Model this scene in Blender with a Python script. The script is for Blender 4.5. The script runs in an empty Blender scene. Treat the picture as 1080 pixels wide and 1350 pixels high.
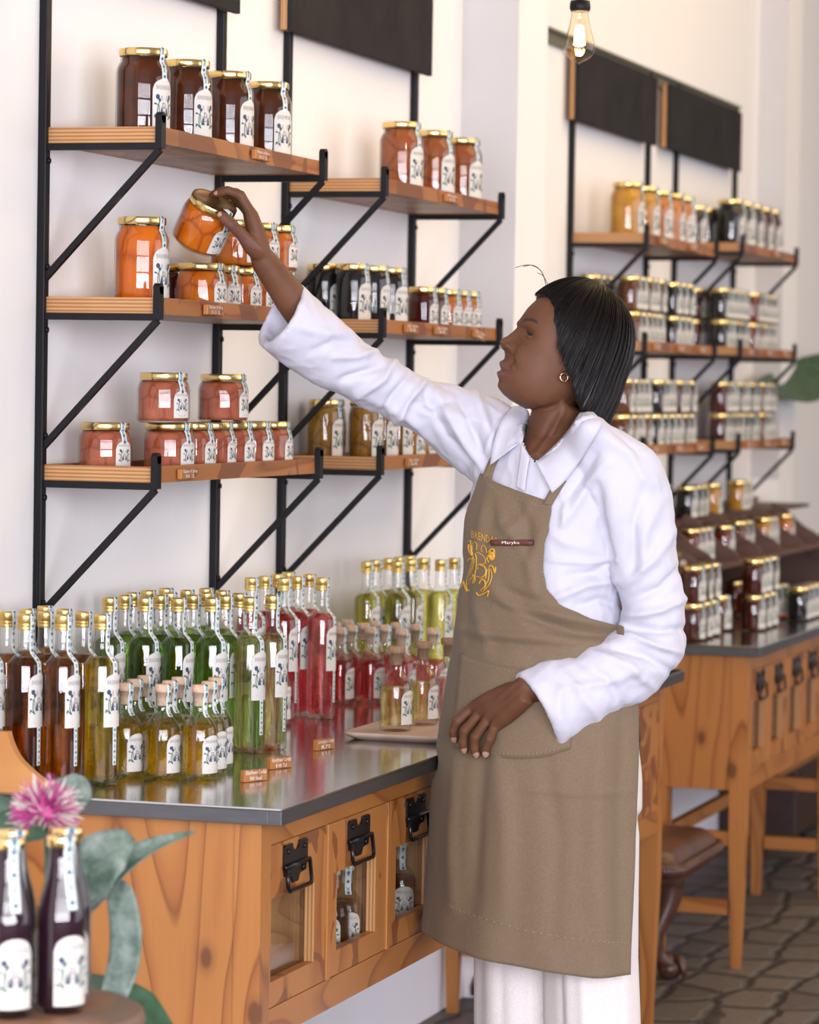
import bpy, bmesh, math, random
from mathutils import Vector, Matrix
random.seed(7)
PI = math.pi
SC = bpy.context.scene
COL = SC.collection

# ------------------------------------------------------------------ camera
CAM = Vector((2.3624, 0.0, 1.5255))
YAW, PITCH, ROLL = .3085, -.0382, .0164
FPX = 4300.3
FWD = Vector((-math.sin(YAW)*math.cos(PITCH), math.cos(YAW)*math.cos(PITCH), math.sin(PITCH)))
_r = Vector((math.cos(YAW), math.sin(YAW), 0)); _u = _r.cross(FWD)
RGT = _r*math.cos(ROLL) + _u*math.sin(ROLL)
UPV = _u*math.cos(ROLL) - _r*math.sin(ROLL)
cd = bpy.data.cameras.new('camera'); cam = bpy.data.objects.new('camera', cd); COL.objects.link(cam)
cam.matrix_world = Matrix(((RGT.x, UPV.x, -FWD.x, CAM.x), (RGT.y, UPV.y, -FWD.y, CAM.y), (RGT.z, UPV.z, -FWD.z, CAM.z), (0, 0, 0, 1)))
cd.sensor_fit = 'HORIZONTAL'; cd.sensor_width = 24.0; cd.lens = FPX/1080*24.0
cd.dof.use_dof = True; cd.dof.focus_distance = 5.75; cd.dof.aperture_fstop = 4.5
SC.camera = cam
def at(u, v, z):                      # a measured point: photo column, photo row, distance along the view axis
    return CAM + (FWD + RGT*((u-540)/FPX) - UPV*((v-675)/FPX))*z

# ------------------------------------------------------------------ world, lights, exposure
SC.view_settings.view_transform = 'Standard'; SC.view_settings.look = 'None'
SC.view_settings.gamma = 1.0; SC.view_settings.use_curve_mapping = False
SC.view_settings.exposure = -0.16
SC.cycles.max_bounces = 12; SC.cycles.transparent_max_bounces = 32; SC.cycles.transmission_bounces = 12
SC.cycles.sample_clamp_indirect = 4.0
SC.cycles.caustics_refractive = False; SC.cycles.caustics_reflective = False
w = bpy.data.worlds.new('world'); SC.world = w; w.use_nodes = True
nt = w.node_tree; nt.nodes.clear()
wo = nt.nodes.new('ShaderNodeOutputWorld'); bg = nt.nodes.new('ShaderNodeBackground')
tc = nt.nodes.new('ShaderNodeTexCoord'); sx = nt.nodes.new('ShaderNodeSeparateXYZ'); cr = nt.nodes.new('ShaderNodeValToRGB')
nt.links.new(tc.outputs['Generated'], sx.inputs[0]); nt.links.new(sx.outputs['Z'], cr.inputs[0])
cr.color_ramp.elements[0].position = 0.0; cr.color_ramp.elements[0].color = (.62, .55, .68, 1)
cr.color_ramp.elements[1].position = 0.75; cr.color_ramp.elements[1].color = (1.0, .74, .46, 1)
e = cr.color_ramp.elements.new(.12); e.color = (.86, .80, .90, 1)
nt.links.new(cr.outputs[0], bg.inputs[0]); bg.inputs[1].default_value = 0.40
nt.links.new(bg.outputs[0], wo.inputs[0])
LK = .62
def area(name, loc, target, sx_, sy_, power, col):
    l = bpy.data.lights.new(name, 'AREA'); l.shape = 'RECTANGLE'; l.size = sx_; l.size_y = sy_; l.energy = power*LK; l.color = col
    o = bpy.data.objects.new(name, l); COL.objects.link(o); o.location = loc
    o.rotation_euler = (Vector(target)-Vector(loc)).to_track_quat('-Z', 'Y').to_euler()
    return o
# daylight through the tall windows behind the photographer: panes between glazing bars
for i in range(9):
    for j in range(3):
        a = math.radians(-86 + i*5.4)
        c = Vector((.2, 6.0, 0)) + Vector((math.cos(a), math.sin(a), 0))*8.2
        area('window_daylight', (c.x, c.y, 1.25+j*.95), (.2, 6.2, 1.5), .42, .85, (78, 52, 34)[j], (.93, .92, 1.0))
# the open side of the shop to the right
area('doorway_daylight', (6.6, 8.2, 2.0), (.2, 8.4, 1.3), 8.0, 3.0, 330, (.95, .94, 1.0))
area('roof_light', (2.4, 8.6, 4.2), (.2, 8.4, 1.9), 5.0, 3.0, 190, (1.0, .72, .38))

# ------------------------------------------------------------------ helpers
class MB:
    def __init__(s): s.v = []; s.f = []; s.m = []; s.sm = []
    def add(s, vs, fs, mi=0, smooth=False):
        b = len(s.v); s.v += [tuple(x) for x in vs]
        for f in fs: s.f.append(tuple(i+b for i in f)); s.m.append(mi); s.sm.append(smooth)
        return b
    def box(s, x0, y0, z0, x1, y1, z1, mi=0, bev=0.0):
        if bev > 0:
            b = min(bev, .45*min(abs(x1-x0), abs(y1-y0), abs(z1-z0)))
            bm = bmesh.new(); bmesh.ops.create_cube(bm, size=1)
            for v in bm.verts: v.co = Vector(((x0+x1)/2+v.co.x*(x1-x0), (y0+y1)/2+v.co.y*(y1-y0), (z0+z1)/2+v.co.z*(z1-z0)))
            bmesh.ops.bevel(bm, geom=bm.edges[:], offset=b, segments=2, affect='EDGES', profile=.5)
            bm.verts.index_update()
            s.add([v.co[:] for v in bm.verts], [[v.index for v in f.verts] for f in bm.faces], mi, False); bm.free()
        else:
            s.add([(x0,y0,z0),(x1,y0,z0),(x1,y1,z0),(x0,y1,z0),(x0,y0,z1),(x1,y0,z1),(x1,y1,z1),(x0,y1,z1)],
                  [(0,3,2,1),(4,5,6,7),(0,1,5,4),(1,2,6,5),(2,3,7,6),(3,0,4,7)], mi)
        return s
    def bar(s, p, q, wx, wz, mi=0, up=(0,0,1)):          # rectangular bar from p to q
        p = Vector(p); q = Vector(q); d = (q-p).normalized(); u = Vector(up)
        if abs(d.dot(u)) > .99: u = Vector((1,0,0))
        a = d.cross(u).normalized()*wx/2; b = a.cross(d).normalized()*wz/2
        vs = [p-a-b, p+a-b, p+a+b, p-a+b, q-a-b, q+a-b, q+a+b, q-a+b]
        s.add(vs, [(0,1,2,3),(7,6,5,4),(0,4,5,1),(1,5,6,2),(2,6,7,3),(3,7,4,0)], mi); return s
    def lathe(s, prof, n=28, mi=0, c=(0,0,0), capb=True, capt=True, smooth=True, mod=None):
        vs = []; fs = []
        for k, (r, z) in enumerate(prof):
            for i in range(n):
                a = 2*PI*i/n; rr = r*(mod(i, k) if mod else 1)
                vs.append((c[0]+rr*math.cos(a), c[1]+rr*math.sin(a), c[2]+z))
        m = len(prof)
        for k in range(m-1):
            for i in range(n):
                j = (i+1) % n; fs.append((k*n+i, k*n+j, (k+1)*n+j, (k+1)*n+i))
        s.add(vs, fs, mi, smooth)
        b = len(s.v)-len(vs)
        if capb: s.f.append(tuple(b+i for i in reversed(range(n)))); s.m.append(mi); s.sm.append(False)
        if capt: s.f.append(tuple(b+(m-1)*n+i for i in range(n))); s.m.append(mi); s.sm.append(False)
        return s
    def rings(s, R, mi=0, closed=True, cap0=True, cap1=True, smooth=True):   # list of equal-length point rings
        n = len(R[0]); vs = [p for r in R for p in r]; fs = []
        for k in range(len(R)-1):
            for i in range(n if closed else n-1):
                j = (i+1) % n; fs.append((k*n+i, k*n+j, (k+1)*n+j, (k+1)*n+i))
        b = s.add(vs, fs, mi, smooth)
        if closed and cap0: s.f.append(tuple(b+i for i in reversed(range(n)))); s.m.append(mi); s.sm.append(smooth)
        if closed and cap1: s.f.append(tuple(b+(len(R)-1)*n+i for i in range(n))); s.m.append(mi); s.sm.append(smooth)
        return s
    def tube(s, pts, rad, n=8, mi=0, cap=True, flat=1.0):
        pts = [Vector(p) for p in pts]; R = []
        if not hasattr(rad, '__len__'): rad = [rad]*len(pts)
        prev = None
        for k, p in enumerate(pts):
            d = (pts[min(k+1, len(pts)-1)]-pts[max(k-1, 0)])
            d = d.normalized() if d.length > 1e-9 else Vector((0,0,1))
            if prev is None:
                a = d.cross(Vector((0,0,1)));
                if a.length < .1: a = d.cross(Vector((1,0,0)))
            else: a = prev - d*prev.dot(d)
            a = a.normalized(); prev = a; b = d.cross(a)
            R.append([p + (a*math.cos(2*PI*i/n) + b*math.sin(2*PI*i/n)*flat)*rad[k] for i in range(n)])
        return s.rings(R, mi, True, cap, cap)
    def prism(s, poly, z0, z1, plane='xy', mi=0):        # extrude a polygon along the axis that is missing from plane
        n = len(poly)
        def P(a, b, c): return {'xy': (a,b,c), 'xz': (a,c,b), 'yz': (c,a,b)}[plane]
        vs = [P(a,b,z0) for a,b in poly]+[P(a,b,z1) for a,b in poly]
        fs = [tuple(reversed(range(n))), tuple(range(n, 2*n))]+[(i,(i+1)%n,n+(i+1)%n,n+i) for i in range(n)]
        s.add(vs, fs, mi); return s
    def build(s, name, mats, parent=None, mat_fix=True):
        me = bpy.data.meshes.new(name); me.from_pydata(s.v, [], s.f); me.update()
        if not isinstance(mats, (list, tuple)): mats = [mats]
        for m in mats: me.materials.append(m)
        me.polygons.foreach_set('material_index', s.m); me.polygons.foreach_set('use_smooth', s.sm)
        if mat_fix:
            bm = bmesh.new(); bm.from_mesh(me); bmesh.ops.recalc_face_normals(bm, faces=bm.faces[:]); bm.to_mesh(me); bm.free()
        o = bpy.data.objects.new(name, me); COL.objects.link(o)
        if parent: o.parent = parent
        return o
def thing(name, label, cat, loc=(0,0,0), rz=0, group=None):
    o = bpy.data.objects.new(name, None); COL.objects.link(o); o.empty_display_size = .05
    o.location = loc; o.rotation_euler = (0,0,rz); o['label'] = label; o['category'] = cat
    if group: o['group'] = group
    return o
def tag(o, label, cat, group=None):
    o['label'] = label; o['category'] = cat
    if group: o['group'] = group
    return o
def struct(o): o['kind'] = 'structure'; return o
def dup(root, name, label, loc, rz=0, group=None, cat=None, rot=None):
    def cp(o, p):
        c = o.copy(); COL.objects.link(c); c.parent = p
        for ch in o.children: cp(ch, c)
        return c
    r = cp(root, None); r.location = loc; r.rotation_euler = rot if rot else (0,0,rz); r['label'] = label
    if cat: r['category'] = cat
    if group: r['group'] = group
    elif 'group' in r: del r['group']
    return r
def lerp(a, b, t): return a+(b-a)*t
def interp(tab, x):
    if x <= tab[0][0]: return tab[0][1:] if len(tab[0]) > 2 else tab[0][1]
    for p, q in zip(tab, tab[1:]):
        if x <= q[0]:
            t = (x-p[0])/(q[0]-p[0]); t = t*t*(3-2*t)*.5+t*.5
            r = tuple(lerp(a, b, t) for a, b in zip(p[1:], q[1:]))
            return r if len(r) > 1 else r[0]
    return tab[-1][1:] if len(tab[-1]) > 2 else tab[-1][1]
def catmull(P, n):
    P = [Vector(p) for p in P]; out = []
    for i in range(len(P)-1):
        p0 = P[max(i-1,0)]; p1 = P[i]; p2 = P[i+1]; p3 = P[min(i+2,len(P)-1)]
        for k in range(n):
            t = k/n; out.append(.5*((2*p1)+(p2-p0)*t+(2*p0-5*p1+4*p2-p3)*t*t+(3*p1-p0-3*p2+p3)*t**3))
    out.append(P[-1]); return out
_txt = {}
def text2d(t):                                            # lettering as flat triangles, height 1, centred in x
    if t in _txt: return _txt[t]
    c = bpy.data.curves.new('t', 'FONT'); c.body = t; c.resolution_u = 1; c.align_x = 'CENTER'; c.size = 1.0
    o = bpy.data.objects.new('t', c); COL.objects.link(o)
    me = bpy.data.meshes.new_from_object(o.evaluated_get(bpy.context.evaluated_depsgraph_get()))
    vs = [(v.co.x, v.co.y) for v in me.vertices]; fs = [tuple(p.vertices) for p in me.polygons]
    bpy.data.objects.remove(o); bpy.data.curves.remove(c); bpy.data.meshes.remove(me)
    W = max(x for x,_ in vs)-min(x for x,_ in vs) if vs else 1
    _txt[t] = (vs, fs, W); return _txt[t]
def put_text(mb, t, mapf, cx, cy, width, height=None, mi=0):   # mapf(s, h) -> point
    vs, fs, W = text2d(t); k = width/W; kh = (height/.72) if height else k
    mb.add([mapf(cx+x*k, cy+y*kh) for x, y in vs], fs, mi)

# ------------------------------------------------------------------ materials
class NT:
    def __init__(s, name):
        s.m = bpy.data.materials.new(name); s.m.use_nodes = True; s.t = s.m.node_tree; s.t.nodes.clear()
        s.out = s.n('OutputMaterial'); s.p = s.n('BsdfPrincipled'); s.l(s.p.outputs[0], s.out.inputs[0])
    def n(s, k, **kw):
        x = s.t.nodes.new('ShaderNode'+k)
        for a, b in kw.items():
            if a in x.inputs.keys() if False else False: pass
            setattr(x, a, b)
        return x
    def l(s, a, b): s.t.links.new(a, b)
    def set(s, **kw):
        for k, v in kw.items():
            i = s.p.inputs[k.replace('_', ' ')]; i.default_value = (*v, 1) if isinstance(v, (tuple, list)) and len(v) == 3 else v
        return s
    def coords(s, scale=(1,1,1), kind='Object', rot=(0,0,0)):
        c = s.n('TexCoord'); m = s.n('Mapping'); m.inputs['Scale'].default_value = scale; m.inputs['Rotation'].default_value = rot
        s.l(c.outputs[kind], m.inputs[0]); return m.outputs[0]
    def noise(s, vec, scale=5, detail=4, rough=.55, dist=0):
        x = s.n('TexNoise'); x.inputs['Scale'].default_value = scale; x.inputs['Detail'].default_value = detail
        x.inputs['Roughness'].default_value = rough; x.inputs['Distortion'].default_value = dist; s.l(vec, x.inputs['Vector']); return x.outputs['Fac']
    def ramp(s, fac, stops):
        r = s.n('ValToRGB'); el = r.color_ramp.elements
        while len(el) > 1: el.remove(el[-1])
        el[0].position = stops[0][0]; el[0].color = (*stops[0][1], 1)
        for p, c in stops[1:]: x = el.new(p); x.color = (*c, 1)
        s.l(fac, r.inputs[0]); return r.outputs[0]
    def math(s, op, a, b=None):
        x = s.n('Math', operation=op)
        for i, q in enumerate((a, b)):
            if q is None: continue
            if isinstance(q, (int, float)): x.inputs[i].default_value = q
            else: s.l(q, x.inputs[i])
        return x.outputs[0]
    def mix(s, f, a, b, mode='MIX'):
        x = s.n('Mix', data_type='RGBA', blend_type=mode)
        for i, q in ((0, f), (6, a), (7, b)):
            if isinstance(q, (int, float)): x.inputs[i].default_value = q
            elif isinstance(q, tuple): x.inputs[i].default_value = (*q, 1)
            else: s.l(q, x.inputs[i])
        return x.outputs[2]
    def bump(s, h, strength=.3, dist=.01):
        b = s.n('Bump'); b.inputs['Strength'].default_value = strength; b.inputs['Distance'].default_value = dist
        s.l(h, b.inputs['Height']); s.l(b.outputs[0], s.p.inputs['Normal']); return s
    def base(s, c): s.l(c, s.p.inputs['Base Color']); return s
def flat(name, col, rough=.5, metal=0.0, **kw):
    return NT(name).set(Base_Color=col, Roughness=rough, Metallic=metal, **kw).m

def wood(name, c1, c2, c3, grain='z', rough=.45, freq=9.0, blotch=None, fine=60, knots=False):
    t = NT(name); sc = {'z': (5, 5, .9), 'y': (5, .9, 5), 'x': (.9, 5, 5)}[grain]
    v = t.coords(sc); n1 = t.noise(v, 1.3, 1.5, .4, .3)
    s1 = t.math('FRACT', t.math('MULTIPLY', n1, freq))
    ring = t.ramp(s1, [(0, c1), (.55, c1), (.86, c2), (.93, c3), (1.0, c1)])
    sf = {'z': (fine, fine, 2), 'y': (fine, 2, fine), 'x': (2, fine, fine)}[grain]
    n2 = t.noise(t.coords(sf), 3, 3, .6)
    col = t.mix(t.math('MULTIPLY', n2, .45), ring, c2)
    if blotch:
        n3 = t.noise(t.coords((1.0, 1.0, 1.0)), blotch[1], 2.5, .5, .8)
        msk = t.ramp(n3, [(0, (0,0,0)), (blotch[2], (0,0,0)), (blotch[2]+.015, (1,1,1)), (1, (1,1,1))])
        col = t.mix(t.math('MULTIPLY', msk, .8), col, blotch[0])
    if knots:
        vk = t.n('TexVoronoi'); vk.inputs['Scale'].default_value = 1.0; t.l(t.coords((7, 7, 4)), vk.inputs['Vector'])
        mk = t.ramp(vk.outputs['Distance'], [(0, (1,1,1)), (.07, (1,1,1)), (.10, (.35,.35,.35)), (.16, (0,0,0))])
        col = t.mix(t.math('MULTIPLY', mk, .85), col, (.11,.035,.012))
    t.base(col).set(Roughness=rough); t.bump(n2, .12, .002); return t.m

M = {}
M['wall'] = (lambda t: (t.base(t.ramp(t.noise(t.coords(), 1.2, 3), [(0, (.80,.785,.78)), (1, (.87,.855,.845))])), t.set(Roughness=.85), t.bump(t.noise(t.coords(), 14, 5), .12, .01), t.m)[-1])(NT('white_plaster'))
M['grey_paint'] = (lambda t: (t.base(t.ramp(t.noise(t.coords(), 2.5, 4), [(0, (.50,.49,.51)), (1, (.60,.59,.60))])), t.set(Roughness=.8), t.m)[-1])(NT('grey_paint'))
M['skirt'] = flat('white_plinth_paint', (.82,.80,.86), .8)
def paving():
    t = NT('worn_stone_setts'); v = t.coords((1,1,1))
    vo = t.n('TexVoronoi', feature='DISTANCE_TO_EDGE'); vo.inputs['Scale'].default_value = 7.5; vo.inputs['Randomness'].default_value = .62
    m = t.n('Mapping'); m.inputs['Scale'].default_value = (1, .58, 1); t.l(v, m.inputs[0])
    nn = t.n('TexNoise'); nn.inputs['Scale'].default_value = 6; t.l(v, nn.inputs['Vector'])
    ad = t.n('Mix', data_type='VECTOR'); ad.inputs[0].default_value = .05; t.l(m.outputs[0], ad.inputs[4]); t.l(nn.outputs['Color'], ad.inputs[5])
    t.l(ad.outputs[1], vo.inputs['Vector'])
    vc = t.n('TexVoronoi'); vc.inputs['Scale'].default_value = 7.5; vc.inputs['Randomness'].default_value = .62; t.l(ad.outputs[1], vc.inputs['Vector'])
    edge = t.ramp(vo.outputs['Distance'], [(0, (0,0,0)), (.05, (.25,.25,.25)), (.13, (1,1,1))])
    sep = t.n('SeparateColor'); t.l(vc.outputs['Color'], sep.inputs[0])
    stone = t.ramp(sep.outputs[0], [(0, (.075,.060,.055)), (.5, (.115,.095,.087)), (1, (.155,.132,.118))])
    stone = t.mix(.35, stone, t.ramp(t.noise(v, 40, 4), [(.3, (.055,.045,.042)), (.7, (.19,.165,.15))]))
    t.base(t.mix(edge, (.040,.034,.031), stone)).set(Roughness=.6); t.bump(edge, .7, .02); return t.m
M['floor'] = paving()
M['shelf_wood'] = wood('varnished_shelf_plywood', (.38,.150,.042), (.27,.095,.027), (.20,.066,.020), 'y', .42, 6, ((.165,.052,.018), 7, .56))
def plyedge(name, axis):
    t = NT(name); c = t.n('TexCoord'); sp = t.n('SeparateXYZ'); t.l(c.outputs['Object'], sp.inputs[0])
    st = t.math('FRACT', t.math('MULTIPLY', sp.outputs[axis], 155.0))
    col = t.ramp(st, [(0, (.60,.34,.13)), (.45, (.52,.27,.10)), (.55, (.25,.11,.045)), (.9, (.30,.13,.05)), (1, (.60,.34,.13))])
    nz = t.noise(t.coords((6, 6, 60)), 3, 3)
    t.base(t.mix(t.math('MULTIPLY', nz, .6), col, (.38,.18,.07))).set(Roughness=.5); return t.m
M['ply_edge'] = plyedge('plywood_edge_layers', 2)
M['ply_edge_x'] = plyedge('plywood_edge_layers_upright', 0)
M['pine_z'] = wood('golden_pine_upright_grain', (.43,.175,.042), (.33,.115,.026), (.20,.062,.015), 'z', .38, 8, knots=True)
M['pine_y'] = wood('golden_pine_rail_grain', (.41,.160,.038), (.31,.110,.026), (.21,.068,.017), 'y', .38, 7)
M['pine_x'] = wood('golden_pine_cross_grain', (.41,.160,.038), (.31,.110,.026), (.21,.068,.017), 'x', .38, 7)
M['door_ply'] = wood('sanded_door_plywood', (.42,.170,.044), (.33,.120,.030), (.25,.080,.020), 'z', .42, 5, ((.17,.050,.015), 9, .55))
M['inner_wood'] = wood('cabinet_inner_wood', (.50,.26,.10), (.40,.19,.07), (.30,.13,.045), 'y', .55, 9)
M['black_steel'] = flat('black_powder_coated_steel', (.006,.006,.008), .5, Specular_IOR_Level=.25)
M['green_black_steel'] = M['black_steel']
M['latch'] = flat('black_iron_latch', (.008,.008,.01), .28, .3)
def steel():
    t = NT('brushed_zinc_worktop'); n = t.noise(t.coords((3, 60, 3)), 3, 3); n2 = t.noise(t.coords(), 5, 4)
    t.base(t.ramp(n2, [(0, (.50,.505,.52)), (1, (.66,.66,.67))])).set(Metallic=1.0)
    t.l(t.ramp(n, [(0, (.10,.10,.10)), (1, (.20,.20,.20))]), t.p.inputs['Roughness']); t.bump(n2, .04, .01); return t.m
M['steel'] = steel()
M['steel_edge'] = (lambda t: (t.base(t.ramp(t.noise(t.coords((3,3,30)), 5, 4), [(0, (.085,.087,.095)), (1, (.15,.152,.16))])), t.set(Metallic=.85, Roughness=.38), t.m)[-1])(NT('dull_zinc_edge'))
M['slate'] = (lambda t: (t.base(t.ramp(t.noise(t.coords(), 6, 6, .7), [(.3, (.012,.011,.012)), (.8, (.028,.026,.026))])), t.set(Roughness=.8, Specular_IOR_Level=.2), t.m)[-1])(NT('chalkboard_slate'))
M['gold'] = flat('gold_lid_metal', (.85,.62,.25), .22, 1.0)
M['goldcap'] = (lambda t: (t.base(t.ramp(t.noise(t.coords((40,40,200)), 3, 3), [(.3, (.72,.47,.12)), (.7, (.90,.66,.26))])), t.set(Metallic=.9, Roughness=.33), t.m)[-1])(NT('gold_screw_cap'))
M['lidtop'] = flat('bronze_lid_top', (.22,.12,.05), .25, .7)
M['cork'] = (lambda t: (t.base(t.ramp(t.noise(t.coords(), 160, 3), [(.3, (.50,.33,.22)), (.7, (.70,.50,.36))])), t.set(Roughness=.8), t.m)[-1])(NT('cork'))
M['cork_dark'] = (lambda t: (t.base(t.ramp(t.noise(t.coords((60,60,10)), 6, 3), [(.3, (.22,.12,.07)), (.7, (.36,.22,.13))])), t.set(Roughness=.7), t.m)[-1])(NT('wooden_stopper'))
M['paper'] = flat('cream_label_paper', (.62,.60,.555), .6)
M['ink'] = flat('navy_label_print', (.03,.055,.10), .6)
M['ink_green'] = flat('green_label_print', (.035,.12,.09), .6)
M['ink_grey'] = flat('grey_label_print', (.28,.25,.27), .6)
M['seal'] = flat('pale_seal_paper', (.62,.68,.66), .6)
M['seal_ink'] = flat('blue_seal_print', (.05,.12,.18), .6)
M['chalk'] = flat('white_paint_lettering', (.85,.82,.78), .7)
def glass(name, tint=(.965,.975,.97), edge=(.62,.67,.65), gloss=1.5):
    t = NT(name); t.t.nodes.remove(t.p)
    tr = t.n('BsdfTransparent'); gl = t.n('BsdfGlossy'); gl.inputs['Roughness'].default_value = .015
    lw = t.n('LayerWeight'); lw.inputs[0].default_value = .5
    pw = t.math('POWER', lw.outputs['Facing'], 3.0)
    t.l(t.mix(pw, tint, edge), tr.inputs[0])
    mx = t.n('MixShader'); f2 = t.math('MINIMUM', t.math('MULTIPLY', t.math('ADD', t.math('MULTIPLY', t.math('POWER', lw.outputs['Facing'], 5.0), .96), .04), gloss), .9)
    t.l(f2, mx.inputs[0]); t.l(tr.outputs[0], mx.inputs[1]); t.l(gl.outputs[0], mx.inputs[2]); t.l(mx.outputs[0], t.out.inputs[0]); return t.m
M['glass'] = glass('clear_jar_glass')
M['pane'] = glass('cabinet_pane_glass', (.985,.99,.985), (.95,.96,.96), .8)
def liquid(name, c):
    t = NT(name); t.set(Base_Color=c, Roughness=0.0, IOR=1.33); t.p.inputs['Transmission Weight'].default_value = 1.0
    tr = t.n('BsdfTransparent'); tr.inputs[0].default_value = (*c, 1); mx = t.n('MixShader'); mx.inputs[0].default_value = .5
    t.l(t.p.outputs[0], mx.inputs[1]); t.l(tr.outputs[0], mx.inputs[2]); t.l(mx.outputs[0], t.out.inputs[0]); return t.m
def fruit(name, c1, c2, c3, scale=22, rough=.35, smear=1.0):
    t = NT(name); v = t.coords((1,1,smear))
    vo = t.n('TexVoronoi', feature='SMOOTH_F1'); vo.inputs['Scale'].default_value = scale; t.l(v, vo.inputs['Vector'])
    ed = t.n('TexVoronoi', feature='DISTANCE_TO_EDGE'); ed.inputs['Scale'].default_value = scale; t.l(v, ed.inputs['Vector'])
    c = t.ramp(vo.outputs['Distance'], [(0, c2), (.35, c1), (.8, c1)])
    e = t.ramp(ed.outputs['Distance'], [(0, (1,1,1)), (.03, (.6,.6,.6)), (.10, (0,0,0))])
    t.base(t.mix(t.math('MULTIPLY', e, .75), c, c3)).set(Roughness=rough, Specular_IOR_Level=.12); t.bump(ed.outputs['Distance'], .35, .01)
    t.p.inputs['Subsurface Weight'].default_value = .0
    return t.m
def syrup(name, c1, c2):
    t = NT(name); n = t.noise(t.coords(), 26, 3)
    t.base(t.ramp(n, [(.3, c1), (.7, c2)])).set(Roughness=.3, Specular_IOR_Level=.10); return t.m

# ------------------------------------------------------------------ jars and bottles
def prof_r(prof, z):
    for (r0, z0), (r1, z1) in zip(prof, prof[1:]):
        if z0 <= z <= z1 and z1 > z0: return lerp(r0, r1, (z-z0)/(z1-z0))
    return prof[-1][0] if z > prof[-1][1] else prof[0][0]
def label_mesh(parent, r, w, z0, h, ink='ink'):
    mb = MB(); ns = 14; rows = 8
    def mp(off):
        return lambda s, z: ((r+off)*math.cos(s/r), (r+off)*math.sin(s/r), z)
    P = mp(.0006); R = []
    for j in range(rows+1):
        row = []
        for i in range(ns+1):
            q = -1+2*i/ns; top = h-.40*w*(1-math.sqrt(max(0, 1-q*q*.999)))
            row.append(P(q*w/2, z0+top*j/rows))
        R.append(row)
    mb.rings(R, 0, closed=False)
    Q = mp(.0010)
    put_text(mb, 'BRENDAS', Q, 0, z0+h*.80, w*.74, h*.085, 3)
    def strip(pts, wd, mi):
        for (x0,y0),(x1,y1) in zip(pts, pts[1:]):
            dx, dy = x1-x0, y1-y0; L = math.hypot(dx, dy) or 1; nx, ny = -dy/L*wd/2, dx/L*wd/2
            mb.add([Q(x0-nx,y0-ny),Q(x1-nx,y1-ny),Q(x1+nx,y1+ny),Q(x0+nx,y0+ny)], [(0,1,2,3)], mi)
    strip([(-w*.34, z0+h*.765), (w*.34, z0+h*.765)], h*.006, 3)
    cy = z0+h*.47; u = min(w, h*.62)
    for sg in (-1, 1):
        n = 10                                           # flower head, stems, curled root
        for (cx_, cy_, rx, ry) in ((sg*u*.30, cy+h*.19, u*.085, h*.05), (sg*u*.22, cy+h*.13, u*.06, h*.035), (sg*u*.40, cy+h*.06, u*.045, h*.02)):
            mb.add([Q(cx_+rx*math.cos(2*PI*k/n), cy_+ry*math.sin(2*PI*k/n)) for k in range(n)], [tuple(range(n))], 1)
        strip([(sg*u*.22, cy+h*.12), (sg*u*.30, cy), (sg*u*.31, cy-h*.12), (sg*u*.22, cy-h*.22)], u*.035, 2)
        strip([(sg*u*.38, cy+h*.06), (sg*u*.24, cy+h*.03), (sg*u*.22, cy-h*.12)], u*.03, 2)
        strip([(sg*u*.22, cy-h*.22), (sg*u*.40, cy-h*.14), (sg*u*.42, cy-h*.20)], u*.05, 2)
        mb.add([Q(sg*u*.13, cy+h*.02), Q(sg*u*.21, cy-h*.16), Q(sg*u*.05, cy-h*.16)], [(0,1,2)], 1)
        strip([(sg*u*.08, cy+h*.12), (sg*u*.12, cy+h*.22), (sg*u*.17, cy+h*.13)], u*.02, 3)
    put_text(mb, 'B', Q, 0, cy-h*.10, u*.22, h*.20, 3)
    strip([(-u*.26, z0+h*.10), (u*.26, z0+h*.10)], h*.018, 3); strip([(-u*.18, z0+h*.065), (u*.18, z0+h*.065)], h*.012, 3)
    return mb.build('label', [M['paper'], M[ink], M['ink_green'], M['ink_grey']], parent, mat_fix=False)
def seal_mesh(parent, path, hw, az=0.0):                 # path: (r, z) points from the lid outward and down
    mb = MB(); R = []; ca, sa = math.cos(az), math.sin(az)
    def P(r, z, s, off=.0007):
        rr = r+off; a = s/max(rr, .012); return (rr*math.cos(az+a), rr*math.sin(az+a), z+ (off if r < path[1][0]*.98 and False else 0))
    for r, z in path: R.append([P(r, z, s) for s in (-hw, -hw/2, 0, hw/2, hw)])
    mb.rings(R, 0, closed=False)
    k = 0
    for (r0, z0), (r1, z1) in zip(path[1:], path[2:]):
        L = math.hypot(r1-r0, z1-z0); n = max(1, int(L/(hw*1.9)))
        for i in range(n):
            t = (i+.5)/n; r, z = lerp(r0, r1, t), lerp(z0, z1, t); d = hw*.62
            dr, dz = (r1-r0)/L*d, (z1-z0)/L*d; k += 1
            if k % 2: mb.add([P(r-dr, z-dz, 0, .0012), P(r, z, d, .0012), P(r+dr, z+dz, 0, .0012), P(r, z, -d, .0012)], [(0,1,2,3)], 1)
            else:
                mb.add([P(r-dr, z-dz, -d, .0012), P(r-dr, z-dz, -d*.6, .0012), P(r+dr, z+dz, d, .0012), P(r+dr, z+dz, d*.6, .0012)], [(0,1,2,3)], 1)
                mb.add([P(r-dr, z-dz, d, .0012), P(r-dr, z-dz, d*.6, .0012), P(r+dr, z+dz, -d, .0012), P(r+dr, z+dz, -d*.6, .0012)], [(0,1,2,3)], 1)
    return mb.build('seal_strip', [M['seal'], M['seal_ink']], parent, mat_fix=False)

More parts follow.
